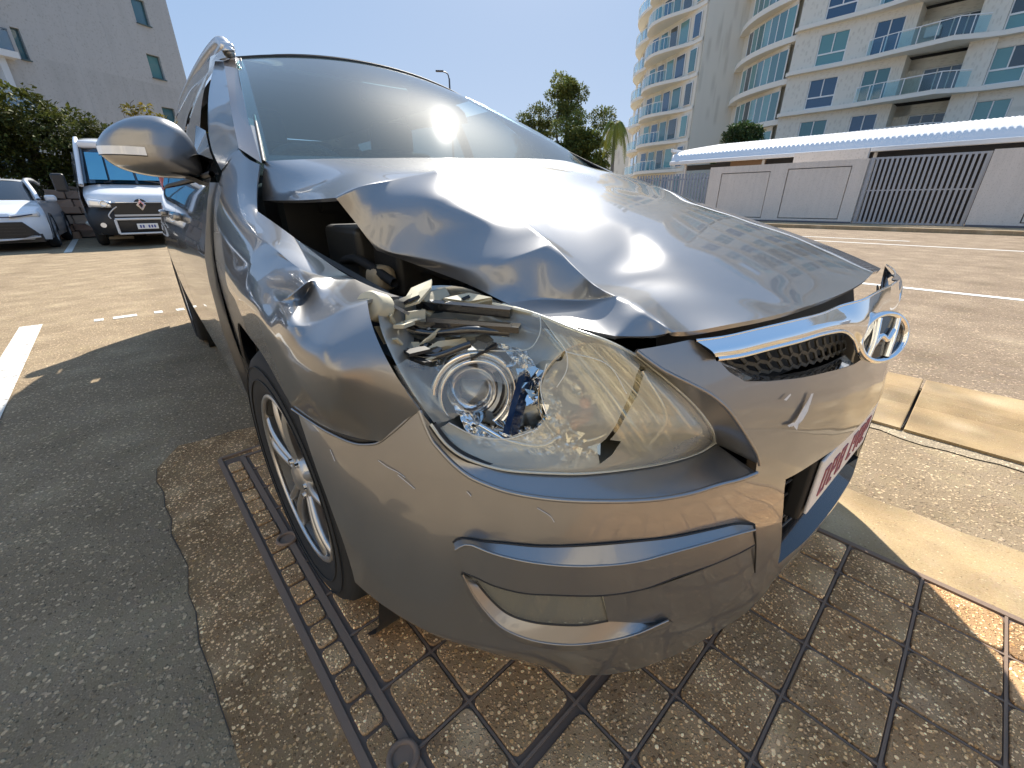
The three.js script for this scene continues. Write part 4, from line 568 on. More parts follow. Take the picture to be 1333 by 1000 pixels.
const D={
lip:[[-.287,.672,.759],[-.28,.658,.758],[-.267,.638,.756],[-.257,.629,.753],[-.239,.612,.745],[-.221,.599,.735],[-.205,.592,.724],[-.183,.584,.706],[-.156,.578,.68],[-.132,.573,.651],[-.11,.569,.62],[-.089,.564,.585],[-.069,.56,.547],[-.051,.557,.503],[-.035,.558,.458],[-.023,.555,.419],[-.015,.555,.388]],
nose:[[-.016,.566,.383],[-.02,.584,.391],[-.028,.607,.406],[-.04,.636,.426],[-.052,.662,.446],[-.066,.684,.47],[-.079,.699,.493],[-.093,.714,.518],[-.103,.724,.533],[-.115,.738,.549],[-.123,.747,.558]],
grl:[[-.091,.751,.483],[-.073,.725,.454],[-.062,.707,.437],[-.05,.691,.412],[-.036,.683,.368],[-.019,.675,.301],[-.004,.666,.211],[.007,.657,.114]],
lg:[[.019,.351,.263],[.017,.383,.276],[.014,.433,.297],[.008,.501,.318],[.007,.511,.32],[.008,.523,.31],[.018,.522,.248],[.029,.523,.162],[.035,.514,.026]],
gap:[[-.572,.593,.849],[-.506,.591,.837],[-.445,.595,.828],[-.382,.6,.812],[-.348,.611,.799]],
arch:[[-.554,.577,.848],[-.512,.529,.84],[-.477,.472,.832],[-.452,.405,.827],[-.44,.326,.82],[-.443,.261,.811]],
tip:[[-.34,.616,.795],[-.312,.645,.777],[-.291,.67,.761]],
lensB:[[-.257,.664,.76],[-.245,.64,.75],[-.234,.622,.736],[-.218,.607,.714],[-.2,.598,.691],[-.166,.59,.644],[-.144,.586,.61],[-.115,.578,.54],[-.097,.573,.485],[-.084,.569,.424],[-.082,.568,.378]],
lensR:[[-.082,.568,.378],[-.066,.63,.448],[-.08,.658,.467],[-.096,.686,.493],[-.113,.71,.517],[-.133,.735,.542]],
lensT:[[-.133,.735,.542],[-.153,.755,.575],[-.196,.76,.581],[-.267,.766,.581],[-.334,.77,.587],[-.417,.785,.604],[-.446,.788,.642],[-.385,.79,.723],[-.355,.793,.772]],
lensL:[[-.355,.793,.772],[-.343,.767,.776],[-.321,.739,.776],[-.31,.702,.766],[-.296,.666,.753],[-.257,.664,.76]],
fzT:[[-.23,.501,.759],[-.223,.509,.753],[-.197,.511,.733],[-.175,.512,.714],[-.148,.51,.686],[-.112,.509,.64],[-.077,.504,.58],[-.05,.497,.524],[-.027,.489,.461],[-.014,.48,.416],[-.003,.462,.375]],
fzB:[[-.215,.504,.765],[-.202,.516,.755],[-.178,.508,.736],[-.15,.5,.71],[-.124,.494,.681],[-.098,.489,.646],[-.067,.484,.593],[-.043,.486,.543],[-.02,.484,.484],[-.005,.479,.436],[.005,.472,.399]],
fzL:[[-.208,.467,.76],[-.194,.463,.75],[-.178,.454,.737],[-.149,.445,.71],[-.123,.442,.68],[-.085,.434,.626],[-.056,.432,.573],[-.037,.438,.53],[-.016,.438,.474],[-.001,.438,.424],[.008,.438,.385]],
fp0:[[-.088,.424,.62],[-.059,.422,.566],[-.039,.427,.523],[-.019,.427,.465],[-.004,.426,.413],[.006,.423,.372]],
fp1:[[-.084,.368,.606],[-.057,.347,.553],[-.04,.335,.513],[-.016,.323,.444],[.002,.318,.375],[.009,.353,.344]],
fl0:[[-.214,.454,.753],[-.2,.45,.743],[-.186,.441,.731],[-.156,.432,.703],[-.13,.428,.673],[-.108,.424,.643],[-.091,.418,.616]],
fl1:[[-.203,.444,.744],[-.192,.421,.735],[-.172,.391,.717],[-.15,.377,.694],[-.126,.371,.666],[-.104,.366,.635],[-.086,.366,.604]],
sc0:[[-.216,.451,.752],[-.202,.439,.742],[-.188,.41,.731],[-.172,.387,.715],[-.158,.378,.701],[-.133,.37,.673],[-.111,.365,.643],[-.087,.363,.603],[-.067,.349,.565],[-.044,.332,.513]],
sc1:[[-.209,.464,.761],[-.2,.433,.754],[-.188,.404,.744],[-.172,.378,.731],[-.157,.363,.716],[-.136,.35,.693],[-.109,.341,.659],[-.085,.337,.621],[-.059,.339,.575],[-.037,.348,.525]],
sc2:[[-.223,.448,.756],[-.215,.411,.75],[-.202,.379,.74],[-.185,.351,.725],[-.168,.334,.71],[-.144,.32,.684],[-.115,.309,.647],[-.089,.303,.605],[-.063,.306,.555],[-.04,.318,.499]],
cbT:[[-.089,.753,.487],[-.075,.753,.448],[-.059,.755,.387],[-.043,.756,.317],[-.03,.756,.237],[-.023,.759,.173]],
cbB:[[-.067,.731,.469],[-.056,.73,.438],[-.042,.731,.382],[-.027,.732,.32],[-.015,.732,.25],[-.006,.726,.194]],
hcT:[[-.083,.711,.418],[-.069,.709,.363],[-.055,.709,.307],[-.041,.706,.223],[-.03,.701,.128],[-.025,.692,.071]],
hcB:[[-.066,.68,.373],[-.056,.675,.338],[-.047,.671,.304],[-.035,.664,.241],[-.023,.658,.151],[-.019,.653,.057]],
mMain:[[0.062,0],[0.119,0.008],[0.188,0.008],[0.25,0],[0.381,0],[0.469,0],[0.638,0.017],[0.763,0.017],[0.9,0],[1,0],[1,0.375],[1,0.525],[1,0.692],[1,0.833],[1,1],[0.913,0.992],[0.831,1],[0.706,1],[0.706,0.892],[0.7,0.8],[0.656,0.733],[0.6,0.7],[0.519,0.542],[0.488,0.392],[0.438,0.325],[0.331,0.242],[0.244,0.258],[0.169,0.317],[0.075,0.217]],
mHole:[[0.95,0.875],[0.969,0.875],[0.825,0.608],[0.713,0.433],[0.638,0.308],[0.669,0.3],[0.613,0.192],[0.55,0.108],[0.588,0.258],[0.625,0.308],[0.719,0.467],[0.825,0.642]],
mTop:[[0.544,0.992],[0.619,1],[0.706,1],[0.7,0.883],[0.694,0.8],[0.65,0.733],[0.588,0.708],[0.413,0.517],[0.35,0.542],[0.363,0.625],[0.325,0.667],[0.356,0.758],[0.469,0.892]],
mLeft:[[0,0.575],[0.1,0.658],[0.206,0.608],[0.319,0.608],[0.388,0.558],[0.312,0.45],[0.225,0.367],[0.138,0.308],[0.031,0.15],[0.006,0.242],[0.013,0.442]],
cracks:[[[0.706,1],[0.706,0.892],[0.7,0.8],[0.65,0.683],[0.575,0.567]],[[0.706,1],[0.65,0.875],[0.575,0.767],[0.475,0.7],[0.381,0.667]],[[0.594,0.692],[0.519,0.542],[0.488,0.392]],[[0.206,0.608],[0.319,0.608],[0.388,0.558]],[[0.469,0.383],[0.519,0.292],[0.588,0.267]],[[0.438,0.317],[0.331,0.242],[0.244,0.258],[0.169,0.317]],[[0.7,0.8],[0.825,0.792],[0.794,0.608]],[[0.363,0.625],[0.413,0.517]],[[0.388,0.558],[0.537,0.683],[0.675,0.75]]],
p_proj:[-.307,.658,.662],
p_bowl:[-.195,.671,.56],
p_barA:[-.252,.692,.613],
p_barB:[-.239,.619,.654],
p_bowlL:[-.242,.666,.597],
p_bowlR:[-.144,.686,.52],
deb:[[[-.396,.775,.72],[-.439,.79,.678],[-.436,.8,.644],[-.391,.797,.672],[-.384,.782,.696]],[[-.403,.785,.685],[-.433,.785,.623],[-.42,.775,.623],[-.396,.77,.672]],[[-.387,.78,.654],[-.395,.78,.605],[-.345,.78,.599],[-.356,.765,.587],[-.379,.76,.618],[-.406,.762,.647]],[[-.382,.79,.769],[-.404,.79,.745],[-.37,.79,.748],[-.374,.775,.758],[-.391,.775,.766]],[[-.381,.775,.748],[-.358,.775,.752],[-.37,.745,.736],[-.371,.74,.75]],[[-.34,.735,.726],[-.346,.75,.691],[-.346,.75,.673],[-.347,.735,.704]],[[-.342,.725,.721],[-.34,.735,.696],[-.328,.735,.66],[-.315,.725,.661],[-.342,.72,.684]],[[-.36,.765,.77],[-.374,.76,.749],[-.374,.735,.744],[-.374,.735,.755]],[[-.377,.735,.743],[-.354,.735,.717],[-.344,.72,.721],[-.352,.715,.745]],[[-.338,.772,.605],[-.274,.768,.589],[-.266,.762,.582],[-.329,.766,.598]]],
bay:[[[-1.535,.74,.348],[-1.716,.74,.221],[-1.34,.735,.33],[-1.289,.735,.404]],[[-1.313,.73,.43],[-1.251,.73,.362],[-1.127,.725,.388],[-1.199,.725,.442]],[[-1.702,.77,.353],[-1.974,.78,.177],[-1.788,.775,.238],[-1.609,.765,.374]],[[-3.395,.76,.06],[-2.563,.76,.222],[-2.392,.75,.273],[-2.794,.75,.221]]],
HOOD:{k:[0, 8, 10, 62, 86, 96, 41, 19, 108],p:[[-1.106,.998,.6924],[-1.062,1.004,.6077],[-1.025,1.009,.488],[-1.001,1.016,.3491],[-.9707,1.021,.1949],[-1.005,1.033,-.0394],[-1.,1.038,-.2306],[-1.101,.9544,.7096],[-1.087,.9122,.7199],[-.8722,.9112,.6944],[-.6416,.9143,.6984],[-.9586,.9571,.6541],[-.8148,.9627,.6108],[-.7534,.971,.529],[-.7486,.9861,.371],[-.7889,.9947,.1508],[-.7725,.9831,-.0091],[-.6211,.9325,.6601],[-.6471,.9445,.588],[-.6073,.96,.5171],[-.5721,.9392,.488],[-.541,.9209,.4626],[-.5017,.9027,.4475],[-.4736,.8941,.4051],[-.4528,.8897,.3599],[-.424,.8852,.3082],[-.3762,.8743,.2851],[-.3256,.8576,.2825],[-.2606,.8387,.308],[-.2016,.8157,.3551],[-.6297,.9481,.3555],[-.5984,.9345,.2255],[-.5102,.918,.1432],[-.3847,.8805,.1472],[-.2625,.8454,.2067],[-.413,.8776,.4808],[-.3652,.8601,.4875],[-.3211,.8441,.494],[-.2888,.8277,.5006],[-.2506,.8114,.5095],[-.2178,.7999,.5151],[-.1914,.7937,.5142],[-.1695,.7901,.5128],[-.1403,.7831,.5214],[-.1168,.775,.5236],[-.0984,.7697,.5281],[-.4068,.87,.4247],[-.3414,.844,.4416],[-.2808,.8202,.4687],[-.2301,.801,.4868],[-.3714,.8583,.3749],[-.309,.8331,.3672],[-.2643,.8184,.3639],[-.2551,.8085,.4343],[-.2137,.7933,.4228],[-.1182,.7741,.5044],[-.1635,.7865,.4604],[-.5911,.9232,.5944],[-.5141,.9035,.5658],[-.5709,.8784,.6156],[-.5972,.8333,.6475],[-.6282,.8748,.6757],[-.6058,.8292,.6543],[-.6149,.9014,.6401],[-.5157,.8517,.596],[-.4569,.8641,.5427],[-.4566,.8362,.5748],[-.4067,.8454,.5348],[-.4574,.8808,.5101],[-.5287,.9168,.5055],[-.5341,.8259,.6175],[-.4593,.8131,.5894],[-.3878,.8182,.5654],[-.3379,.8356,.5158],[-.3422,.8039,.5426],[-.2881,.8021,.5158],[-.332,.848,.4978],[-.5378,.8058,.6104],[-.4442,.7888,.5861],[-.381,.773,.572],[-.3395,.7685,.5751],[-.3136,.7741,.5369],[-.2706,.7759,.5165],[-.2345,.7808,.5089],[-.2757,.7617,.5723],[-.2117,.7574,.5641],[-.1555,.7573,.5575],[-.2215,.7716,.5314],[-.1642,.7758,.5335],[-.1213,.759,.5289],[-.0958,.7623,.4874],[-.072,.7685,.4415],[-.054,.769,.3731],[-.042,.7694,.2705],[-.038,.767,.0998],[-.038,.7742,-.0254],[-.05,.7758,-.1318],[-.1351,.7907,.3823],[-.1141,.7925,.284],[-.0933,.7927,.1578],[-.0891,.7944,-.03],[-.1927,.8219,.254],[-.1733,.8241,.0881],[-.1093,.7757,.4278],[-.0767,.7747,.316],[-.0594,.7762,.1847],[-1,1.02,-.36],[-1.03,1.003,-.52],[-1.09,.9807,-.69],[-.97,.9648,-.69],[-.85,.9393,-.69],[-.72,.9002,-.686],[-.6,.8597,-.68],[-.5,.8297,-.67],[-.4,.8007,-.655],[-.32,.7798,-.632],[-.25,.7659,-.6],[-.1466,.7425,-.56],[-.1215,.7483,-.5],[-.0957,.7558,-.42],[-.0735,.7622,-.33],[-.0571,.7682,-.23],[-.94,.9735,-.62],[-.94,.9879,-.535],[-.94,1,-.45],[-.94,1.01,-.365],[-.94,1.017,-.28],[-.94,1.017,-.195],[-.94,1.012,-.11],[-.845,.9514,-.62],[-.845,.9659,-.535],[-.845,.9782,-.45],[-.845,.9883,-.365],[-.845,.9949,-.28],[-.845,.9959,-.195],[-.845,.9929,-.11],[-.75,.9228,-.62],[-.75,.9372,-.535],[-.75,.9495,-.45],[-.75,.9597,-.365],[-.75,.9668,-.28],[-.75,.9698,-.195],[-.75,.9695,-.11],[-.655,.8908,-.62],[-.655,.9058,-.535],[-.655,.9186,-.45],[-.655,.9292,-.365],[-.655,.9372,-.28],[-.655,.9424,-.195],[-.655,.945,-.11],[-.655,.9453,-.025],[-.56,.8595,-.62],[-.56,.876,-.535],[-.56,.89,-.45],[-.56,.9016,-.365],[-.56,.9109,-.28],[-.56,.9178,-.195],[-.56,.9221,-.11],[-.56,.9239,-.025],[-.465,.8305,-.62],[-.465,.8489,-.535],[-.465,.8646,-.45],[-.465,.8776,-.365],[-.465,.8881,-.28],[-.465,.8958,-.195],[-.465,.9006,-.11],[-.465,.9025,-.025],[-.465,.9021,.06],[-.37,.8203,-.535],[-.37,.8377,-.45],[-.37,.8521,-.365],[-.37,.8638,-.28],[-.37,.8725,-.195],[-.37,.8777,-.11],[-.37,.8798,-.025],[-.37,.8793,.06],[-.275,.7904,-.535],[-.275,.8093,-.45],[-.275,.8249,-.365],[-.275,.8375,-.28],[-.275,.847,-.195],[-.275,.8526,-.11],[-.275,.8548,-.025],[-.275,.8543,.06],[-.18,.7799,-.45],[-.18,.7961,-.365],[-.18,.8094,-.28],[-.18,.8192,-.195],[-.18,.825,-.11],[-.18,.8273,-.025]],f:[[131,140,139],[141,148,140],[25,32,31],[80,84,81],[142,150,149],[39,40,49],[180,188,187],[80,81,74],[169,178,168],[187,188,100],[168,178,177],[38,49,48],[147,156,146],[7,11,0],[123,131,122],[97,104,98],[149,158,157],[115,177,176],[10,12,9],[40,39,83],[2,13,3],[129,137,110],[99,101,98],[185,186,120],[85,87,84],[82,83,39],[44,56,43],[64,66,65],[56,103,97],[171,181,180],[33,167,32],[130,139,138],[47,51,50],[57,63,59],[72,36,67],[35,67,36],[110,136,111],[26,51,27],[122,130,109],[10,17,12],[173,182,181],[165,174,173],[143,153,152],[34,183,175],[38,75,39],[146,155,145],[61,62,60],[115,176,116],[43,89,44],[114,168,115],[86,88,87],[108,123,122],[41,54,40],[165,173,164],[98,104,93],[25,50,26],[153,163,162],[108,124,123],[19,69,20],[9,11,8],[113,159,114],[170,179,169],[157,166,165],[37,76,73],[176,185,116],[13,19,14],[32,150,31],[22,30,21],[16,150,142],[9,12,11],[138,147,146],[17,18,12],[121,187,96],[150,158,149],[74,81,73],[116,184,117],[28,34,27],[110,137,136],[106,126,125],[23,31,30],[29,101,28],[154,163,153],[13,14,3],[27,34,33],[93,104,92],[36,47,35],[72,74,73],[109,130,129],[16,142,135],[6,128,127],[177,186,185],[127,134,126],[112,151,113],[66,67,65],[156,165,155],[107,125,124],[132,140,131],[42,88,43],[182,183,102],[124,133,132],[14,15,4],[101,102,34],[15,128,5],[79,80,74],[28,52,29],[42,56,54],[139,148,147],[173,181,172],[45,90,55],[169,179,178],[161,171,170],[135,142,134],[58,69,19],[41,83,87],[140,148,139],[158,167,166],[92,103,91],[3,14,4],[76,72,73],[168,177,115],[144,153,143],[21,69,22],[18,57,19],[124,132,123],[98,105,99],[93,105,98],[160,169,159],[65,67,35],[27,52,28],[65,68,58],[181,188,180],[5,128,6],[164,173,163],[148,156,147],[166,175,174],[159,168,114],[113,160,159],[126,134,125],[136,144,111],[100,102,99],[134,141,133],[177,185,176],[35,68,65],[151,161,160],[46,47,24],[158,166,157],[59,70,58],[57,58,19],[146,156,155],[95,100,94],[136,145,144],[40,54,49],[20,30,14],[111,144,143],[49,53,48],[58,70,64],[72,76,36],[92,104,97],[26,32,25],[73,75,38],[152,161,151],[116,185,184],[87,88,41],[111,143,112],[166,174,165],[142,149,141],[154,164,163],[180,187,179],[54,97,29],[107,124,108],[53,54,29],[171,180,170],[64,71,66],[55,90,56],[108,122,109],[98,101,29],[30,31,15],[77,78,71],[16,128,15],[122,131,130],[174,183,182],[43,56,42],[28,101,34],[15,31,16],[155,164,154],[172,181,171],[16,135,128],[120,186,121],[184,185,119],[153,162,152],[19,20,14],[132,141,140],[174,182,173],[71,72,66],[162,172,171],[128,135,127],[72,79,74],[86,87,85],[133,141,132],[25,31,24],[36,48,47],[84,87,82],[78,79,72],[117,184,118],[141,149,148],[55,56,44],[151,160,113],[52,53,29],[35,22,68],[73,81,75],[62,70,60],[81,82,75],[109,129,110],[178,187,186],[68,69,58],[47,50,24],[31,150,16],[145,154,144],[1,12,2],[24,50,25],[8,11,7],[72,71,78],[144,154,153],[41,88,42],[51,52,27],[161,170,160],[148,157,156],[137,145,136],[81,84,82],[57,59,58],[62,77,70],[129,138,137],[11,12,1],[37,48,36],[6,126,106],[99,105,94],[42,54,41],[178,186,177],[118,184,119],[82,87,83],[100,189,102],[167,175,166],[60,70,59],[125,134,133],[23,30,22],[17,63,18],[10,61,17],[155,165,164],[152,162,161],[186,187,121],[43,88,86],[0,11,1],[163,172,162],[94,105,93],[125,133,124],[106,125,107],[97,98,29],[27,33,26],[50,51,26],[36,76,37],[179,187,178],[56,97,54],[131,139,130],[99,102,101],[91,103,90],[51,53,52],[127,135,134],[96,100,95],[170,180,179],[20,69,21],[149,157,148],[18,63,57],[75,82,39],[112,152,151],[22,35,23],[130,138,129],[34,175,33],[45,44,89],[4,15,5],[22,69,68],[143,152,112],[35,46,23],[33,175,167],[159,169,168],[96,187,100],[70,71,64],[21,30,20],[182,189,181],[137,146,145],[49,54,53],[102,183,34],[90,103,56],[83,41,40],[32,167,158],[60,63,61],[97,103,92],[12,13,2],[94,100,99],[26,33,32],[37,73,38],[181,189,188],[12,18,13],[102,189,182],[157,165,156],[86,89,43],[145,155,154],[23,46,24],[24,31,23],[64,65,58],[162,171,161],[14,30,15],[39,49,38],[138,146,137],[123,132,131],[6,127,126],[48,53,51],[66,72,67],[134,142,141],[18,19,13],[175,183,174],[61,63,17],[163,173,172],[44,45,55],[48,51,47],[160,170,169],[35,47,46],[38,48,37],[139,147,138],[119,185,120],[32,158,150],[59,63,60],[188,189,100],[71,70,77]],c:[[10,17,5],[17,18,5],[18,19,5],[19,20,3],[20,21,3],[21,22,3],[22,23,2],[23,24,2],[24,25,2],[25,26,2],[26,27,2],[27,28,1],[28,29,1],[22,35,6],[35,36,6],[36,37,6],[37,38,6],[38,39,6],[39,40,6],[40,41,6],[41,42,2],[42,43,2],[43,44,2],[44,45,2],[80,81,4],[81,82,4],[82,83,4],[83,41,4],[60,59,1],[59,58,1],[57,58,1],[60,70,1],[70,71,1],[71,72,1],[72,76,1]]},
FENDER:{k:[5, 6, 11, 17, 85, 87, 81, 83, 0, 13],p:[[-.9862,.8901,.7555],[-.7911,.8542,.748],[-.6016,.8122,.7383],[-.5218,.7989,.731],[-.4422,.7935,.7279],[-.387,.7915,.7221],[-.3581,.7991,.7774],[-.3733,.7968,.7515],[-.3308,.7789,.7871],[-.3068,.7475,.787],[-.2935,.7101,.776],[-.2856,.673,.7598],[-.311,.6469,.7771],[-.336,.6192,.7967],[-.3786,.6115,.8121],[-.4288,.6079,.8291],[-.4927,.6024,.8388],[-.5702,.6013,.8491],[-.6205,.6318,.8534],[-.6817,.6661,.8571],[-.853,.6617,.8528],[-1.026,.6496,.8454],[-.9209,.7384,.852],[-.6342,.7586,.8625],[-.4797,.7544,.8683],[-.4271,.7359,.8677],[-.3972,.6998,.8611],[-.3885,.6576,.8474],[-.8098,.8515,.8002],[-.6726,.8354,.7987],[-.579,.8138,.7941],[-.5207,.8059,.7728],[-.7382,.8069,.8319],[-.6191,.7878,.8372],[-.722,.77,.8514],[-.6671,.8295,.7954],[-.5904,.8169,.7769],[-.5451,.7737,.8603],[-.5258,.7796,.8414],[-.4708,.7941,.8361],[-.482,.8128,.8023],[-.4,.7818,.8571],[-.4983,.7884,.8104],[-.4575,.7836,.8322],[-.467,.7957,.7979],[-.4914,.7968,.7665],[-.3889,.7773,.8649],[-.3806,.7746,.8408],[-.3632,.7906,.8119],[-.3578,.7953,.795],[-.3671,.7588,.8577],[-.3411,.7688,.8402],[-.331,.7737,.8173],[-.3293,.7481,.8542],[-.3231,.7619,.8373],[-.3117,.742,.838],[-.3115,.7517,.8108],[-.3193,.7218,.8473],[-.3077,.7242,.8253],[-.3045,.7241,.8043],[-.3261,.6893,.8285],[-.3155,.6873,.8097],[-.3044,.6903,.79],[-.3342,.6541,.8118],[-.3188,.656,.793],[-.3568,.6641,.8357],[-.3117,.7038,.8162],[-1.021,.8748,.8051],[-1.113,.8476,.8218],[-.9623,.808,.8295],[-.8283,.8321,.818],[-1.161,.9229,.7863],[-1.095,.9304,.7579],[-.9729,.8831,.7846],[-1.244,.9755,.7674],[-1.238,.9112,.8005],[-1.232,.8424,.8198],[-1.225,.7581,.8363],[-1.197,.6826,.8411],[-1.197,.5987,.8399],[-1.222,1.011,.7504],[-1.18,1.027,.7282],[-1.142,1.005,.7234],[-1.1,.9905,.7067],[-1.068,.9383,.7309],[-1.135,.53,.842],[-1.165,.42,.829],[-1.19,.42,.833]],f:[[1,36,2],[76,77,69],[62,66,61],[57,60,58],[68,32,70],[41,47,43],[30,29,35],[32,35,29],[31,30,40],[58,66,59],[25,50,46],[48,49,45],[85,21,79],[31,3,2],[17,27,26],[53,54,51],[3,49,6],[55,56,54],[38,39,33],[82,84,83],[52,56,8],[53,55,54],[32,34,33],[2,36,31],[15,65,27],[18,25,19],[13,64,63],[63,65,14],[33,35,32],[20,23,21],[59,66,62],[23,78,21],[0,73,28],[56,59,9],[22,78,23],[26,57,53],[68,70,67],[71,73,72],[68,76,69],[13,63,14],[19,24,20],[54,56,52],[6,49,8],[39,43,42],[0,84,72],[23,37,34],[68,75,76],[24,38,37],[18,26,25],[33,39,30],[12,64,13],[32,77,22],[10,62,11],[51,52,48],[67,73,71],[42,47,44],[41,43,38],[75,68,67],[77,78,22],[78,79,21],[0,28,1],[27,57,26],[51,54,52],[27,65,57],[37,38,33],[32,68,69],[15,27,16],[8,56,9],[74,82,80],[28,29,1],[67,70,28],[24,46,38],[60,63,61],[23,24,37],[25,53,50],[48,52,49],[44,45,31],[3,6,4],[38,43,39],[46,47,41],[47,51,48],[14,65,15],[61,64,62],[25,46,24],[16,27,17],[28,32,29],[74,75,71],[29,30,36],[4,7,5],[61,66,60],[50,53,51],[59,62,10],[60,65,63],[9,59,10],[6,7,4],[58,59,56],[30,31,36],[40,44,31],[57,58,55],[44,48,45],[28,73,67],[19,25,24],[72,84,82],[11,62,12],[26,53,25],[30,35,33],[17,26,18],[86,85,87],[72,74,71],[50,51,47],[22,34,32],[57,65,60],[34,37,33],[69,77,32],[47,48,44],[72,82,74],[38,46,41],[45,49,3],[53,57,55],[3,31,45],[71,75,67],[40,39,42],[42,44,40],[39,40,30],[23,34,22],[80,82,81],[79,87,85],[43,47,42],[29,36,1],[46,50,47],[63,64,61],[32,28,70],[55,58,56],[60,66,58],[72,73,0],[24,23,20],[49,52,8],[62,64,12]],c:[[28,29,6],[29,30,6],[30,31,6],[0,28,5],[28,32,5],[32,34,5],[22,23,3],[23,24,3],[24,25,3],[25,26,3],[46,47,5],[37,38,4],[38,39,4],[39,40,4],[41,43,4],[43,42,4],[42,40,4],[31,3,4],[31,45,2],[47,48,3],[48,49,3],[49,6,3],[26,27,2],[75,68,1],[68,32,1]]},
apOut:[[-1.24,.982,.768],[-1.42,1.043,.752],[-1.62,1.124,.719],[-1.8,1.248,.666],[-1.98,1.379,.595]],
apMid:[[-1.18,1.029,.728],[-1.45,1.137,.677],[-1.68,1.255,.628],[-1.93,1.372,.577]],
apIn:[[-1.1,.994,.703],[-1.42,1.137,.642],[-1.78,1.301,.567],[-2,1.408,.522]],
apIn2:[[-1.1,.996,.697],[-1.42,1.138,.626],[-1.78,1.304,.55],[-2,1.404,.505]],
scuff:[[[-.008,.61,.328],[-.007,.618,.314],[-.007,.63,.299],[-.007,.644,.279],[-.005,.636,.277],[-.003,.624,.285],[-.003,.614,.298],[-.004,.61,.31],[-.003,.602,.313],[-.007,.611,.321]],[[-.011,.615,.335],[-.008,.616,.321],[-.007,.613,.319],[-.009,.611,.331]],[[-.006,.633,.291],[-.007,.648,.277],[-.006,.647,.27],[-.004,.632,.279]],[[-.022,.653,.342],[-.02,.659,.328],[-.019,.657,.327],[-.02,.651,.337]]],
scratch:[[[-.339,.59,.801],[-.322,.586,.796],[-.306,.583,.789],[-.296,.579,.785]],[[-.306,.58,.79],[-.294,.575,.786],[-.281,.567,.78]],[[-.445,.569,.833],[-.432,.555,.833]],[[-.154,.564,.682],[-.142,.553,.671],[-.138,.545,.668]],[[-.22,.579,.74],[-.215,.573,.737]]]
};

// ---------------------------------------------------------------- the crashed car (x forward, z to its right)
const CX = -2.2, car = thing('crashed_car', 'grey station wagon with crumpled bonnet and smashed headlight filling the foreground', 'car', [CX, 0, 0]);
const cm = (name, geo, mat, parent, label) => { let g = Array.isArray(geo) ? merge(geo) : geo; g.translate(-CX, 0, 0); return mesh(name, g, mat, parent || car, label); };
const flake = canvasTex(256, 256, g => { g.fillStyle = '#808080'; g.fillRect(0, 0, 256, 256); for (let i = 0; i < 9000; i++) { const k = rr(90, 165); g.fillStyle = sr(k, k, k); g.fillRect(rnd() * 256, rnd() * 256, 1.5, 1.5); } }, false);
const paint = phy([.27, .268, .272], { metalness: .80, roughness: .33, clearcoat: 1, clearcoatRoughness: .02 });
const paintIn = std([.10, .10, .105], .7, .2), black = std([.016, .016, .017], .6), gloss = phy([.012, .012, .013], { roughness: .15, clearcoat: 1 }), bayM = std([.02, .02, .021], .75);
const mirrorZ = g => { const c = g.clone(); c.scale(1, 1, -1); if (c.index) { const a = c.index.array; for (let i = 0; i < a.length; i += 3) { const t = a[i]; a[i] = a[i + 1]; a[i + 1] = t; } }
  else for (const k of Object.keys(c.attributes)) { const at = c.attributes[k], n = at.itemSize, a = at.array; for (let i = 0; i < at.count; i += 3) for (let q = 0; q < n; q++) { const t = a[i * n + q]; a[i * n + q] = a[(i + 1) * n + q]; a[(i + 1) * n + q] = t; } } return c; };
// front plan contour and its profile over the height
const PCs = [[0, .035], [.15, .031], [.3, .012], [.45, -.025], [.55, -.062], [.65, -.118], [.72, -.18], [.78, -.262], [.815, -.345], [.838, -.43], [.85, -.52], [.858, -.62], [.862, -.75]];
const PRO = [[.05, -.08], [.12, -.03], [.17, -.002], [.25, .003], [.35, .002], [.45, .003], [.52, 0], [.60, -.012], [.68, -.03], [.75, -.05], [.80, -.075]];
const TUCK = [[0, -.029], [.10, -.027], [.18, -.022], [.24, -.011], [.42, -.011], [.52, -.013], [.58, -.018], [.62, -.026], [.66, -.040], [.70, -.052], [.75, -.067], [.86, -.067]];
const itp = (t, x) => { if (x <= t[0][0]) return t[0][1]; for (let i = 1; i < t.length; i++) if (x <= t[i][0]) return lerp(t[i - 1][1], t[i][1], (x - t[i - 1][0]) / (t[i][0] - t[i - 1][0])); return t[t.length - 1][1]; };
const itS = (t, x, w) => { let s = 0; for (let k = -4; k <= 4; k++) s += itp(t, x + k * w / 4); return s / 9; };
const CT = []; { const n = 400, acc = [0]; for (let i = 1; i < PCs.length; i++) acc.push(acc[i - 1] + Math.hypot(PCs[i][0] - PCs[i - 1][0], PCs[i][1] - PCs[i - 1][1]));
  const tz = PCs.map((p, i) => [acc[i], p[0]]), tx = PCs.map((p, i) => [acc[i], p[1]]), L = acc[acc.length - 1], raw = []; for (let i = 0; i < n; i++) raw.push([itp(tx, L * i / (n - 1)), itp(tz, L * i / (n - 1))]);
  const sm = (a, w) => a.map((_, i) => { let x = 0, z = 0; for (let k = -w; k <= w; k++) { let j = i + k, f = 1; if (j < 0) { j = -j; f = -1; } j = Math.min(n - 1, j); x += a[j][0]; z += a[j][1] * f; } return [x / (2 * w + 1), z / (2 * w + 1)]; });
  let s2 = sm(sm(raw, 9), 8); for (let i = 0; i < n; i++) { const a = s2[Math.max(0, i - 1)], b = s2[Math.min(n - 1, i + 1)], tx_ = b[0] - a[0], tz_ = b[1] - a[1], l = Math.hypot(tx_, tz_); CT.push([s2[i][0], s2[i][1], tz_ / l, -tx_ / l]); } }
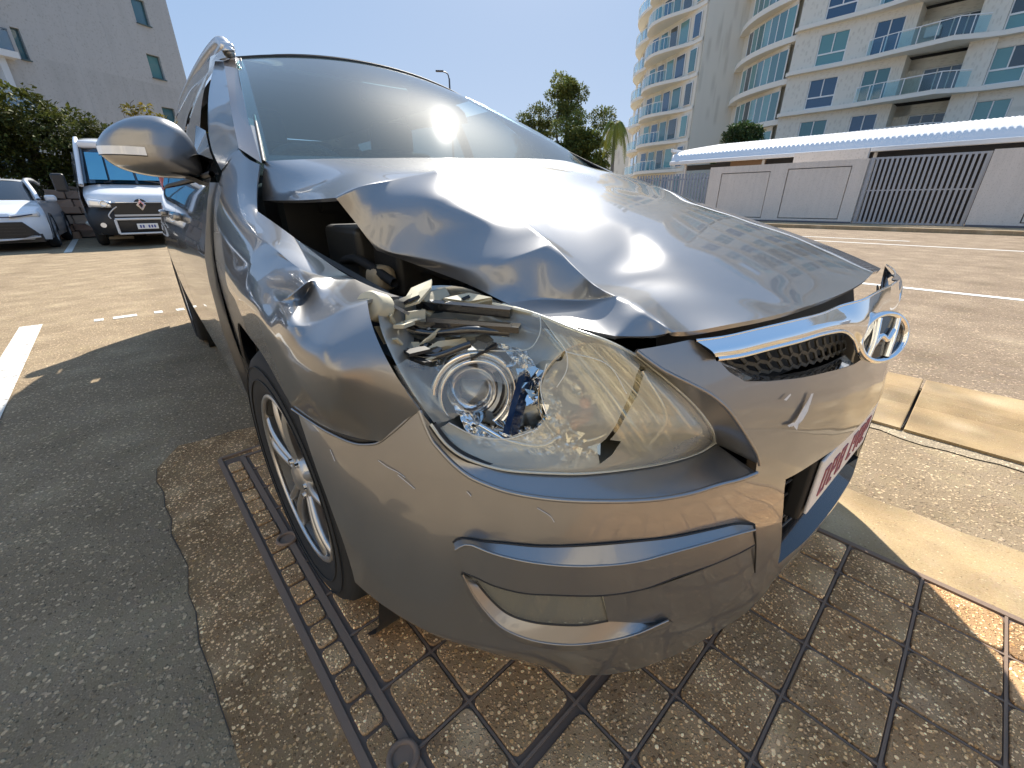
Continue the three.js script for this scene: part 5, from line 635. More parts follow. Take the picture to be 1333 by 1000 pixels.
const bp = (s, y, off = 0) => { const f = clamp(s, 0, 1) * (CT.length - 1), i = Math.min(CT.length - 2, Math.floor(f)), t = f - i, a = CT[i], b = CT[i + 1], z_ = lerp(a[1], b[1], t), o = itS(PRO, y, .03) + off + itp(TUCK, z_) * Math.pow(Math.max(0, (.31 - y) / .11), 1.25); return V(lerp(a[0], b[0], t) + lerp(a[2], b[2], t) * o, y, lerp(a[1], b[1], t) + lerp(a[3], b[3], t) * o); };
const sOf = p => { let best = 0, bd = 9; for (let i = 0; i <= 800; i++) { const q = bp(i / 800, p[1]), d = (q.x - p[0]) ** 2 + (q.z - p[2]) ** 2; if (d < bd) { bd = d; best = i / 800; } } return best; };
const sZ = z => { let i = 0; while (i < CT.length - 1 && CT[i][1] < z) i++; return i / (CT.length - 1); };
{
  const rev = a => [...a].reverse(), sy = a => a.map(p => [sOf(p), p[1]]);
  const top = [[sZ(.3201), .5546], [sZ(.36), .5546], ...sy(rev(D.lip)), ...sy(rev(D.tip)), ...sy(rev(D.gap))];
  const archT = [[.18, sOf(D.arch[5]) - .01], ...rev(D.arch).map(p => [p[1], sOf(p)]), [D.gap[0][1], sOf(D.gap[0])]];
  const inT = [[.15, sZ(.225)], [.30, sZ(.25)], ...D.lg.slice(0, 4).map(p => [p[1], sOf(p)]), [.5546, sZ(.3201)]];
  const NU = 110, NV = 64, rows = []; const bot = s => .20 + .02 * sstep(s, sZ(.70), sZ(.835));
  for (let j = 0; j <= NV; j++) { const r = []; for (let i = 0; i <= NU; i++) { const a = i / NU, b = j / NV; let y = .4, s = .5; for (let k = 0; k < 12; k++) { s = lerp(itS(inT, y, .01), itS(archT, y, .02), a); y = lerp(bot(s), itp(top, s), b); } r.push(bp(s, y)); } rows.push(r); }
  const A = grid(rows);
  const sN = sOf(D.nose[10]), grlT = [[0, .655], ...rev(D.grl).map(p => [sOf(p), p[1]]), [sOf(D.grl[0]) + .006, .7525], [sN, .7475]], noseT = [[sZ(.3835), .5546], [sOf(D.nose[0]), .566], ...D.nose.slice(1).map(p => [sOf(p), p[1]])].sort((a, b) => a[0] - b[0]);
  const strip = (z0, z1, lo, hi, nu, nv) => { const R = []; for (let j = 0; j <= nv; j++) { const r = []; for (let i = 0; i <= nu; i++) { const z = lerp(z0, z1, i / nu); r.push(bp(z, lerp(lo(z), hi(z), j / nv))); } R.push(r); } return grid(R); };
  // finer s for z: invert on the table
  const lgTop = z => .5225, B1 = strip(0, sZ(.3201), lgTop, () => .5546, 60, 5), B2 = strip(0, sZ(.388), () => .5546, z => itp(grlT, z), 80, 24), B3 = strip(sZ(.388), sN, z => Math.min(itp(noseT, z), itp(grlT, z) - .0005), z => itp(grlT, z), 80, 24);
  const chin = strip(0, sZ(.252), () => .262, () => .318, 50, 14);
  const under = (() => { const R = []; for (let j = 0; j <= 3; j++) { const r = []; for (let i = 0; i <= 80; i++) { const s = lerp(0, archT[0][1], i / 80); r.push(bp(s, bot(s) - .001 - j * .010, -.004 - j * .016)); } R.push(r); } return grid(R); })();
  const shelf = sheet([D.lip, D.lensB], 70, 4, true), flange = sheet([D.nose, D.lensR], 50, 4, true);
  const lipRoll = tube(D.lip, .0032, 80, 8), noseRoll = tube(D.nose, .0028, 60, 8);
  const tipEdge = tube([...D.gap, ...D.tip, D.lip[0]], .0022, 60, 6);
  const bumperGeo = [A, B1, B2, B3, chin, shelf, flange, lipRoll, noseRoll, tipEdge];
  const bumper = cm('bumper', [...bumperGeo.map(g => norm(g)), ...bumperGeo.filter(g => ![flange, noseRoll, B3].includes(g)).map(g => norm(mirrorZ(g)))], paint);
  cm('bumper_valance', [under, mirrorZ(under)], black);
  // bumper inner wall, dark
  const back = (() => { const R = []; for (const y of [.2, .35, .5, .54]) { const r = []; for (let i = 0; i <= 40; i++) r.push(bp(lerp(0, sZ(.84), i / 40), y, -.09)); R.push(r); } return grid(R); })();
  cm('bumper_core', [back, mirrorZ(back)], bayM);
  // scuffs and scratches: flaked paint on the skin
  const blob = pts => { const c = V(0, 0, 0); vs(pts).forEach(p => c.add(p)); c.multiplyScalar(1 / pts.length); const o = []; for (let i = 0; i < pts.length; i++) { const a = pts[i], b = pts[(i + 1) % pts.length]; o.push(...a, ...b, c.x, c.y, c.z); } const g = new THREE.BufferGeometry(); g.setAttribute('position', new THREE.Float32BufferAttribute(o, 3)); g.computeVertexNormals(); return g.translate(.003, .0008, .001); };
  cm('scuff_mark', [...D.scuff.map(blob), ...D.scratch.map(p => tube(p, .0005, 12, 4))], std([.62, .62, .63], .7), bumper);
  cm('panel_gap', [sheet([D.gap.map(p => [p[0] - .004, p[1] + .012, p[2] - .006]), D.gap.map(p => [p[0] - .004, p[1] - .006, p[2] - .010])], 40, 2, true), tube(D.gap.map(p => [p[0] - .002, p[1] + .006, p[2] - .004]), .005, 40, 6)], black);
  // fog lamp panel
  const fz = cm('fog_panel', [sheet([D.fzT, D.fzB], 60, 5, true), sheet([D.fzB, D.fzL], 60, 8, true), sheet([D.fp0, D.fp1], 40, 6, true), sheet([D.sc0, D.sc1], 60, 5, true), sheet([D.sc1, D.sc2], 60, 4, true), tube(D.fzB, .0018, 50, 6), tube(D.sc1, .0016, 50, 6)], paint);
  cm('panel_gap', [tube(D.fzT, .0016, 60, 5), tube([D.fzT[10], D.fzB[10], D.fzL[10], D.fp1[5]], .0014, 20, 5), tube(D.fzL, .0012, 60, 5)], black, fz);
  const flS = sheet([D.fl0, D.fl1], 48, 16, true);
  const fl = cm('fog_lamp', flS.clone(), phy([.86, .86, .78], { roughness: .06, transmission: .88, thickness: 0, clearcoat: 1 }), fz);
  cm('fog_reflector', (() => { const g = flS.clone(), p = g.attributes.position, uv = g.attributes.uv; for (let i = 0; i < p.count; i++) { const u = uv.getX(i), v = uv.getY(i), e = Math.min(1, 8 * Math.min(u, 1 - u), 5 * Math.min(v, 1 - v)), k = .004 + .006 * e + .02 * e * Math.max(0, 1 - ((u - .42) / .36) ** 2 - ((v - .45) / .75) ** 2) + .001 * Math.sin(u * 60); p.setXYZ(i, p.getX(i) - k * .55, p.getY(i), p.getZ(i) - k * .8); } g.computeVertexNormals(); return g; })(), std([.82, .80, .70], .3, .25), fl);
  { const m = V(...D.fl0[3]).lerp(V(...D.fl1[3]), .5); cm('fog_bulb', new THREE.SphereGeometry(.007, 14, 10).scale(1, .8, 1.2).translate(m.x - .012, m.y, m.z - .014), std([.3, .3, .28], .2, .8), fl); }
  cm('fog_rim', tube(D.fl1, .0016, 40, 5), black, fl);
  // upper grille
  const cbT = [...D.cbT, [-.008, .764, .13], [-.002, .77, .07], [.002, .772, 0]], cbB = [...D.cbB, [.000, .708, .150], [.006, .680, .115], [.010, .660, .08], [.014, .654, .045], [.012, .66, 0]];
  const bulge = cbT.map((p, i) => { const q = curvePts(cbB, cbT.length - 1)[i]; return [(p[0] + q.x) / 2 + .007, (p[1] + q.y) / 2, (p[2] + q.z) / 2]; });
  const cbG = [sheet([cbT, bulge, cbB], 60, 8), tube(cbB, .003, 60, 8), tube(cbT, .002, 60, 6)];
  const bar_ = cm('chrome_bar', [...cbG.map(norm), ...cbG.map(g => norm(mirrorZ(g)))], chrome);
  const lipG = [sheet([D.grl, D.hcB], 40, 3, true)], endG = sheet([[D.grl[0], D.grl[1]], [D.cbB[0], D.hcT[0]]], 6, 3, true);
  const gr = cm('upper_grille', [...lipG, endG, ...lipG.map(mirrorZ), mirrorZ(endG)].map(norm), gloss);
  { const T = curvePts(D.hcT, 40), B = curvePts(D.hcB, 40), at = (u, v) => { const f = clamp(u, 0, 1) * 40, i = Math.min(39, Math.floor(f)), t = f - i; return T[i].clone().lerp(T[i + 1], t).lerp(B[i].clone().lerp(B[i + 1], t), v); };
    const o = [], nc = 13; for (let r = -1; r < 3; r++) for (let c = -1; c <= nc; c++) { const cu = (c + (r & 1 ? .5 : 0)) / nc, cv = r * .42 + .12; for (let k = 0; k < 3; k++) { const h = a => [cu + Math.cos(a) * .048, cv + Math.sin(a) * .27]; const p = h(k * 1.0472 + .5236), q = h((k + 1) * 1.0472 + .5236); if (Math.min(p[0], q[0]) < -.01 || Math.max(p[0], q[0]) > 1.02 || Math.min(p[1], q[1]) < -.05 || Math.max(p[1], q[1]) > 1.05) continue; const a = at(...p), b = at(...q); o.push(bar(a.toArray(), b.toArray(), .003, .005)); } }
    cm('grille_mesh', [...o, ...o.map(mirrorZ)].map(norm), std([.05, .045, .035], .5), gr); }
  cm('grille_back', (() => { const g = grid([[.64, 0], [.77, 0]].map(([y]) => { const r = []; for (let i = 0; i <= 30; i++) r.push(bp(lerp(0, sZ(.5), i / 30), y, -.07)); return r; })); return [g, mirrorZ(g)]; })(), bayM, gr);
  // badge: oval ring with a leaning H
  { const put = g => g.rotateX(-.22).rotateY(Math.PI / 2 - .42).scale(.86, .92, .86).translate(.024, .698, .068);
    const em = cm('badge', put(new THREE.TorusGeometry(.052, .0062, 12, 56).scale(1.15, .82, 1.1)), chrome);
    cm('badge_disc', put(new THREE.CylinderGeometry(.052, .052, .004, 48).rotateX(Math.PI / 2).scale(1.15, .82, 1).translate(0, 0, -.004)), gloss, em);
    cm('badge_letter', [put(tube([[-.016, .036, 0], [-.024, 0, .002], [-.034, -.034, 0]], .0062, 14, 8)), put(tube([[.034, .034, 0], [.024, 0, .002], [.016, -.036, 0]], .0062, 14, 8)), put(tube([[-.024, -.012, .001], [-.008, .004, .002], [.008, -.004, .002], [.024, .012, .001]], .0056, 16, 8))], chrome, em); }
  // lower grille and plate
  const lg = cm('lower_grille', (() => { const g = grid([.28, .4, .53].map(y => { const r = []; for (let i = 0; i <= 30; i++) r.push(bp(lerp(0, sZ(.33), i / 30), y, -.055)); return r; })); return [g, mirrorZ(g)]; })(), std([.012, .012, .013], .6));
  { const o = []; for (let k = 0; k < 8; k++) { const y = .305 + k * .03; const pts = []; for (let i = 0; i <= 10; i++) pts.push(bp(lerp(0, sZ(.32), i / 10), y, -.038)); o.push(tube(pts, .003, 20, 5)); } for (let k = 0; k < 9; k++) { const z = .06 + k * .032; o.push(tube([bp(sZ(z), .30, -.04), bp(sZ(z + .004), .41, -.04), bp(sZ(z), .52, -.04)], .0025, 8, 5)); } cm('grille_mesh', [...o, ...o.map(mirrorZ)].map(norm), std([.045, .045, .045], .45), lg); }
  cm('grille_lip', (() => { const lo = [], hi = []; for (let i = 0; i <= 24; i++) { const z = .262 * i / 24; lo.push(bp(sZ(z), .318)); hi.push(bp(sZ(z), .33, -.05)); } const g = sheet([lo, hi], 40, 3, true); return [g, mirrorZ(g)]; })(), gloss, lg);
  cm('plate_holder', rb(.03, .14, .40, .002, .448, 0, .008), black, lg);
  const pl = cm('number_plate', rb(.006, .112, .376, .022, .452, .006, .004), std([.74, .71, .70], .45));
  for (const [k, z] of [.145, .095, .045, -.03, -.08, -.13].entries()) cm('plate_character', [bx(.002, .058, .006, .0258, .45, z + .013), bx(.002, k % 2 ? .03 : .058, .006, .0258, k % 2 ? .464 : .45, z - .013), bx(.002, .006, .022, .0258, .476, z), ...(k % 3 ? [bx(.002, .006, .022, .0259, .45, z)] : []), ...(k === 4 ? [] : [bx(.002, .006, .022, .0258, .424, z)])], std([.30, .10, .13], .6), pl);
}
const HS = -1;
// ------- bonnet and right wing: buckled sheet metal
{ const g = loopSub(D.HOOD, 4); const h0 = hem(g, HS * .006); cm('bonnet', [norm(g), norm(h0)], paint, null, 'bonnet buckled into a sharp peak along its right edge'); }
{ const g = loopSub(D.FENDER, 4); const h0 = hem(g, HS * .004); cm('front_wing', [norm(g), norm(h0)], paint, null, 'crumpled right front wing pushed back over the wheel'); }
{ // undamaged left wing
  const rows = [[[-.14, .745, -.56], [-.3, .77, -.66], [-.6, .84, -.70], [-1.1, .96, -.72]], [[-.22, .70, -.70], [-.4, .74, -.79], [-.7, .80, -.82], [-1.2, .88, -.80]], [[-.32, .65, -.79], [-.5, .68, -.85], [-.8, .72, -.865], [-1.23, .74, -.85]], [[-.44, .60, -.83], [-.6, .655, -.855], [-.85, .68, -.862], [-1.22, .5, -.85]]];
  cm('front_wing', sheet(rows, 30, 20), paint);
}
{ // right headlight: hazy shattered lens over reflectors
  const cB = curvePts(D.lensB, 80), cT = curvePts([...D.lensT].reverse(), 80), cL = curvePts([...D.lensL].reverse(), 40), cR = curvePts(D.lensR, 40);
  const smp = (c, t) => { const f = clamp(t, 0, 1) * (c.length - 1), i = Math.min(c.length - 2, Math.floor(f)); return c[i].clone().lerp(c[i + 1], f - i); };
  const S = (a, b, inward = 0) => {
    const v = smp(cB, a).multiplyScalar(1 - b).addScaledVector(smp(cT, a), b).addScaledVector(smp(cL, b), 1 - a).addScaledVector(smp(cR, b), a)
      .addScaledVector(cB[0], -(1 - a) * (1 - b)).addScaledVector(cB[80], -a * (1 - b)).addScaledVector(cT[0], -(1 - a) * b).addScaledVector(cT[80], -a * b);
    const k = .055 * Math.pow(Math.max(0, 16 * a * (1 - a) * b * (1 - b)), .7) - inward; return v.add(V(.6 * k, .15 * k, .6 * k));
  };
  const H = thing.call ? null : null;
  const head = cm('headlight', (() => { const R = []; for (let j = 0; j <= 20; j++) { const r = []; for (let i = 0; i <= 30; i++) { const a = i / 30, b = j / 20, e = Math.min(a, 1 - a, b, 1 - b); r.push(S(a, b, .012 + .10 * sstep(e, 0, .16))); } R.push(r); } return grid(R); })(), std([.50, .49, .45], .28, .75), null, 'smashed right headlight with a hazy broken lens');
  const piece = (poly, holes, off, rot) => { // cut from the lens surface, finely divided
    const c = poly.map(p => new THREE.Vector2(...p)), h = (holes || []).map(q => q.map(p => new THREE.Vector2(...p)));
    const tris = THREE.ShapeUtils.triangulateShape(c, h), all = [...c, ...h.flat()]; let T = tris.map(t => t.map(i => all[i]));
    const len = (p, q) => Math.hypot((p.x - q.x), (p.y - q.y) * .6);
    for (let k = 0; k < 14; k++) { const n = []; let split = false; for (const [a, b, d] of T) { const l = [len(a, b), len(b, d), len(d, a)], m = Math.max(...l); if (m < .03) { n.push([a, b, d]); continue; } split = true; const mid = (p, q) => p.clone().add(q).multiplyScalar(.5); if (m === l[0]) { const x = mid(a, b); n.push([a, x, d], [x, b, d]); } else if (m === l[1]) { const x = mid(b, d); n.push([a, b, x], [a, x, d]); } else { const x = mid(d, a); n.push([a, b, x], [x, b, d]); } } T = n; if (!split) break; }
    const pos = [], nor = []; const e = .004; for (const t of T) for (const p of t) { const v = S(p.x, p.y, off); pos.push(v.x, v.y, v.z); const du = S(Math.min(1, p.x + e), p.y).sub(S(Math.max(0, p.x - e), p.y)), dv = S(p.x, Math.min(1, p.y + e)).sub(S(p.x, Math.max(0, p.y - e))); const nn = du.cross(dv).normalize(); nor.push(nn.x, nn.y, nn.z); }
    const g = new THREE.BufferGeometry(); g.setAttribute('position', new THREE.Float32BufferAttribute(pos, 3)); g.setAttribute('normal', new THREE.Float32BufferAttribute(nor, 3)); g.setAttribute('uv', new THREE.Float32BufferAttribute(new Float32Array(pos.length / 3 * 2), 2));
    if (rot) { const q = V(...pos.slice(0, 3)); g.translate(-q.x, -q.y, -q.z); g.rotateX(rot[0]).rotateY(rot[1]).rotateZ(rot[2]); g.translate(q.x, q.y, q.z); } return g;
  };
  const hazy = phy([.80, .78, .68], { roughness: .13, transmission: .68, thickness: 0, clearcoat: .8, clearcoatRoughness: .08 }), clear = phy([.86, .88, .86], { roughness: .06, transmission: .86, thickness: 0, clearcoat: 1 });
  cm('lens', piece(D.mMain, [D.mHole], 0), hazy, head, 'yellowed hazy lens');
  cm('lens_shard', piece(D.mTop, null, -.004, [.04, -.03, .02]), clear, head); cm('lens_shard', piece(D.mLeft, null, -.002, [-.03, .05, 0]), clear, head);
  cm('crack_edge', [0, 1, 2, 5, 6].map(k => tube(D.cracks[k].map(p => S(p[0], p[1], -.0005)), .0008, 30, 5)), phy([.85, .85, .80], { roughness: .2, transmission: .3, thickness: 0 }), head);
  const edge = n => { const a = []; for (let i = 0; i <= 30; i++) a.push(S(i / 30, 0, .004)); return a; };
  cm('lens_seal', [tube(edge(), .0055, 80, 6), tube(D.lensR.map(p => [p[0] - .006, p[1], p[2] - .004]), .003, 30, 6)], black, head);
  cm('lens_rim', [tube(D.lensB.map(p => [p[0] + .002, p[1] + .003, p[2] + .002]), .0018, 80, 6), tube(D.lensR, .0016, 40, 6), tube(D.lensT.slice(0, 5), .0022, 40, 6)], phy([.75, .75, .68], { roughness: .2, transmission: .4, thickness: 0 }), head);
  const mirrorM = std([.88, .88, .88], .09, 1), place = (g, p, ax) => { const q = new THREE.Quaternion().setFromUnitVectors(V(0, 1, 0), V(...ax).normalize()); g.applyQuaternion(q); return g.translate(...p); };
  const ax = [.90, .12, .42];
  // low beam projector
  const P = D.p_proj;
  cm('projector_ring', [place(lathe([[.060, -.03], [.058, -.012], [.064, .004], [.060, .010], [.053, .004], [.047, -.012]], 56), P, ax), place(new THREE.TorusGeometry(.049, .0035, 10, 56).rotateX(Math.PI / 2).translate(0, .006, 0), P, ax)], mirrorM, head);
  cm('projector_body', place(lathe([[.001, -.05], [.052, -.045], [.056, -.012], [.050, -.010], [.046, -.026]], 48), P, ax), std([.22, .20, .20], .18, .9), head);
  cm('projector_lens', place(lathe([[.0005, .012], [.014, .010], [.026, .003], [.035, -.008], [.038, -.018]], 40), P, ax), phy([.9, .9, .9], { roughness: .02, transmission: .9, thickness: .02, ior: 1.5 }), head);
  // high beam bowl
  const Q = D.p_bowl;
  cm('reflector_bowl', [place(lathe([[.010, -.055], [.024, -.048], [.044, -.028], [.058, -.004], [.066, .012], [.070, .013]], 56), Q, ax)], std([.82, .80, .74], .13, 1), head);
  cm('bulb_cap', place(lathe([[.0005, -.008], [.009, -.010], [.011, -.02], [.011, -.05]], 24), Q, ax), chrome, head);
  cm('bulb', place(new THREE.SphereGeometry(.009, 16, 12).translate(.028, -.02, 0), Q, ax), phy([.85, .30, .08], { roughness: .15, clearcoat: 1 }), head);
  cm('reflector_panel', (() => { const R = []; for (let j = 0; j <= 10; j++) { const r = []; for (let i = 0; i <= 16; i++) { const a = lerp(.66, .97, i / 16), b = lerp(.08, .9, j / 10); r.push(S(a, b, .035 + .012 * Math.sin(i * 1.3))); } R.push(r); } return grid(R); })(), std([.72, .70, .62], .22, .85), head);
  // blue-black divider and chrome trim
  cm('divider_bar', [bar(D.p_barA, D.p_barB, .010, .020)], phy([.010, .026, .08], { roughness: .2, clearcoat: 1 }), head);
  const LC = [.325, .467]; cm('chrome_liner', (() => { const R = []; for (let j = 0; j <= 60; j++) { const r = []; for (let i = 0; i <= 60; i++) { let a = lerp(.17, .53, i / 60), b = lerp(.04, .70, j / 60); const d = Math.hypot((a - LC[0]) * 1.5, b - LC[1]), push = .11 * (1 - sstep(d, .19, .25)); r.push(S(a, b, .052 + push + .016 * noise.noise(a * 34, b * 22, 3) + .008 * noise.noise(a * 80, b * 60, 7))); } R.push(r); } return grid(R); })(), mirrorM, head);
  const chips = []; for (let i = 0; i < 90; i++) { const a = rr(.44, .56), b = rr(.08, .62), v = S(a, b, rr(.028, .045)); const g = new THREE.TetrahedronGeometry(rr(.004, .011)); g.scale(rr(.6, 1.6), rr(.3, .8), rr(.6, 1.6)).rotateX(rr(0, 6)).rotateY(rr(0, 6)).translate(v.x, v.y, v.z); chips.push(g); } cm('chrome_chip', chips, mirrorM, head);
  cm('chrome_trim', [tube([S(.24, .26, .045), S(.31, .16, .045), S(.40, .14, .05), S(.47, .22, .05)], .004, 40, 8), tube([S(.93, .8, .02), S(.86, .45, .02), S(.74, .2, .02)], .003, 30, 6)], mirrorM, head);
  // broken beige plastic
  const beige = std([.50, .46, .34], .55), beige2 = std([.40, .37, .28], .6), slabOf = (pts, t, k) => { const v = vs(pts), c = V(0, 0, 0); v.forEach(p => c.add(p)); c.multiplyScalar(1 / v.length); const n = v[1].clone().sub(v[0]).cross(v[2].clone().sub(v[0])).normalize().multiplyScalar(t), o = [], f = (a, b, d) => o.push(...a, ...b, ...d); const up = v.map(p => p.clone().add(n)), cu = c.clone().addScaledVector(n, 1.8); for (let i = 0; i < v.length; i++) { const j = (i + 1) % v.length; f(up[i], up[j], cu); f(v[i], v[j], c); f(v[i], v[j], up[j]); f(v[i], up[j], up[i]); } const g = new THREE.BufferGeometry(); g.setAttribute('position', new THREE.Float32BufferAttribute(o, 3)); g.computeVertexNormals(); return g; };
  D.deb.forEach((d, i) => cm('plastic_fragment', slabOf(d, .0035), i % 3 === 1 ? beige2 : beige, head));
  for (let i = 0; i < 26; i++) { const a = rr(.03, .42), b = rr(.62, .98), v = S(a, b, rr(.0, .05)); const g = bx(rr(.012, .04), rr(.002, .005), rr(.008, .02)); g.rotateX(rr(-1, 1)).rotateY(rr(0, 6)).rotateZ(rr(-.8, .8)).translate(v.x, v.y, v.z); cm('plastic_splinter', g, [beige, black, beige2, black, std([.2, .2, .2], .5)][i % 5], head); }
  cm('bracket', [bar([-.44, .772, .70], [-.30, .766, .60], .014, .012), bar([-.40, .755, .72], [-.27, .752, .61], .02, .008), bar([-.42, .74, .74], [-.33, .72, .70], .012, .012), tube([[-.40, .76, .745], [-.36, .742, .70], [-.31, .75, .66], [-.28, .745, .62]], .006, 16, 6), tube([[-.36, .735, .75], [-.33, .72, .72], [-.30, .735, .67]], .005, 16, 6)], gloss, head);
  cm('socket', [place(lathe([[.0005, .012], [.016, .012], [.019, .004], [.019, -.02]], 24), [-.375, .787, .765], [.5, .35, .8])], beige, head);
  const LH = cm('headlight', (() => { const R = []; for (let j = 0; j <= 12; j++) { const r = []; for (let i = 0; i <= 20; i++) r.push(S(i / 20, j / 12, .006)); R.push(r); } return mirrorZ(grid(R)).translate(-.05, -.03, .03); })(), phy([.7, .7, .64], { roughness: .2, clearcoat: 1 }));
}
{ // engine bay seen through the gap under the bonnet
  const B = cm('engine_bay', [bx(.68, .30, .96, -.76, .52, -.04), bx(.4, .1, .8, -.62, .70, -.1), bx(.62, .02, .2, -.76, .66, .60), bx(.3, .02, .7, -.30, .60, -.12)], bayM);
  cm('bulkhead', bx(.06, .45, 1.36, -1.10, .72, 0), black, B);
  cm('inner_rail', [bar([-1.08, .850, .722], [-.47, .775, .704], .012, .012), bar([-1.0, .80, .67], [-.50, .73, .655], .012, .02)], std([.03, .03, .032], .5, .3), B);
  cm('hose', [tube([[-.95, .80, .55], [-.8, .83, .58], [-.66, .80, .56], [-.55, .77, .5]], .016, 24, 8), tube([[-.9, .78, .62], [-.74, .80, .64], [-.6, .77, .63]], .009, 20, 6)], rubber, B);
  cm('fuse_box', [rb(.2, .12, .16, -.86, .80, .55, .015), rb(.12, .1, .12, -.70, .78, .54, .012)], std([.03, .03, .03], .45), B);
  D.bay.forEach((d, i) => cm('bay_fragment', sheet([[d[0], d[1]], [d[3], d[2]]], 6, 3, true), std(i === 2 ? [.7, .68, .62] : [.42, .34, .24], .6), B));
  cm('filler_cap', rb(.06, .05, .05, -.67, .77, .625, .02), std([.45, .36, .24], .6), B);
}
{ // body sides, roof, glass
  const prof = [[.16, .76], [.20, .79], [.25, .81], [.35, .847], [.48, .858], [.6, .865], [.72, .861], [.79, .853], [.82, .842], [.88, .824], [.95, .800], [.98, .785]], tp = X => X > -3 ? 1 : 1 - .05 * Math.pow((-3 - X) / 1.4, 2), zs = (y, X) => itS(prof, y, .012) * tp(X);
  const belt = X => .965 + .02 * sstep(-X, 1.3, 3.6), sill = .19;
  const panel = (x0, x1, lo, hi, nx, ny, inset = 0) => { const R = []; for (let j = 0; j <= ny; j++) { const r = []; for (let i = 0; i <= nx; i++) { const X = lerp(x0, x1, i / nx), y = lerp(lo(X), hi(X), j / ny); r.push(V(X, y, zs(y, X) - inset)); } R.push(r); } return grid(R); };
  const arch = X => { const d = X + 3.51; return Math.abs(d) < .37 ? .31 + Math.sqrt(.37 * .37 - d * d) : .2; };
  const gl = phy([.20, .26, .27], { roughness: .03, transmission: .8, thickness: 0, clearcoat: 1 }), gw = phy([.42, .63, .68], { roughness: .05, transmission: .92, thickness: 0 });
  const z1 = (t, X) => lerp(.782, .622, t) * (X < -3 ? tp(X) : 1), roofY = X => 1.375 + .035 * sstep(-X, 1.9, 2.6) - .03 * sstep(-X, 3.4, 4.3);
  for (const s of [1, -1]) {
    const M = g => s > 0 ? g : mirrorZ(g);
    const fd = cm('front_door', M((() => { const R = [], x0 = [[.2, -1.196], [.45, -1.202], [.6, -1.208], [.68, -1.220], [.76, -1.235], [.84, -1.246], [.97, -1.256]]; for (let j = 0; j <= 40; j++) { const r = []; for (let i = 0; i <= 30; i++) { const yy = lerp(sill + .06, .965, j / 40), X = lerp(itp(x0, yy), -2.30, i / 30), y = lerp(sill + .06, belt(X), j / 40); r.push(V(X, y, zs(y, X))); } R.push(r); } return grid(R); })()), paint), rd = cm('rear_door', M(panel(-2.308, -3.16, X => Math.max(sill + .06, arch(X) + .0), belt, 30, 40)), paint);
    cm('sill', M(panel(-1.19, -3.16, () => .155, () => sill + .055, 30, 8, .004)), paint);
    cm('quarter_panel', M(panel(-3.168, -4.36, X => Math.max(.26, arch(X)), X => belt(X), 50, 40)), paint);
    for (const [x, p] of [[-2.05, fd], [-2.98, rd]]) cm('door_handle', M(rb(.2, .03, .03, x, .86, zs(.86, x) + .014, .012)), paint, p);
    { const ed = [], inn = []; for (let j = 0; j <= 20; j++) { const yy = lerp(sill + .07, .955, j / 20), X = itp([[.2, -1.196], [.45, -1.202], [.6, -1.208], [.68, -1.220], [.76, -1.235], [.84, -1.246], [.97, -1.256]], yy); ed.push(V(X, yy, zs(yy, X))); inn.push(V(X - .003, yy, zs(yy, X) - .02)); } cm('door_edge', M(grid([ed, inn])), paint, fd); }
    // door gap filler
    cm('door_seal', [M(panel(-1.18, -1.265, () => .25, () => .90, 4, 30, .032)), M(panel(-2.28, -2.33, () => .25, () => .97, 2, 20, .016)), M(panel(-3.14, -3.19, () => .6, () => .97, 2, 20, .016))], black);
    // greenhouse
    const win = (x0, x1, x2, x3) => { const R = []; for (let j = 0; j <= 10; j++) { const t = j / 10, r = []; for (let i = 0; i <= 12; i++) { const X = lerp(lerp(x0, x2, t), lerp(x1, x3, t), i / 12), y = lerp(belt(X) + .015, roofY(X) - .03, t); r.push(V(X, y, z1(t, X) + .03 * Math.sin(Math.PI * t) * .6)); } R.push(r); } return M(grid(R)); };
    const po = y => itp([[.98, -1.64], [1.12, -1.64], [1.1201, -1.635], [1.248, -1.815], [1.34, -1.93], [1.40, -2.02]], y);
    cm('side_window', (() => { const R = []; for (let j = 0; j <= 14; j++) { const t = j / 14, r = []; for (let i = 0; i <= 12; i++) { const yy = lerp(belt(-1.9) + .015, roofY(-2) - .03, t), X = lerp(po(yy), -2.24, i / 12); r.push(V(X, yy, z1(t, X) + .018 * Math.sin(Math.PI * t))); } R.push(r); } return M(grid(R)); })(), gl); cm('side_window', win(-2.34, -3.05, -2.34, -3.12), gl); cm('side_window', win(-3.16, -3.95, -3.2, -3.75), gl);
    cm('window_pillar', [win(-2.24, -2.34, -2.24, -2.34), win(-3.05, -3.16, -3.12, -3.2)], gloss);
    cm('rear_pillar', win(-3.95, -4.3, -3.75, -4.2), paint);
    cm('mirror_sail', M(grid([[V(-1.24, .972, .775), V(-1.66, .972, .79)], [V(-1.42, 1.04, .758), V(-1.66, 1.045, .772)], [V(-1.60, 1.11, .731), V(-1.66, 1.13, .745)]])), gloss);
    // window surround
    cm('window_trim', M(tube([[-1.28, belt(-1.28) + .01, .785], [-2.2, belt(-2.2) + .012, .785], [-3.1, belt(-3.1) + .012, .783], [-3.95, belt(-3.95) + .01, .75]], .008, 40, 6)), black);
    cm('front_pillar', M(sheet([D.apOut, D.apMid], 30, 6)), paint); cm('pillar_trim', M(sheet([D.apMid, D.apIn], 30, 6, true)), phy([.06, .045, .038], { roughness: .28, metalness: .3, clearcoat: 1 }));
    cm('screen_moulding', [M(sheet([D.apIn, D.apIn2], 30, 3, true))], phy([.62, .56, .48], { metalness: .8, roughness: .25 }));
    cm('screen_trim', M(tube(D.apIn2, .0045, 40, 6)), black);
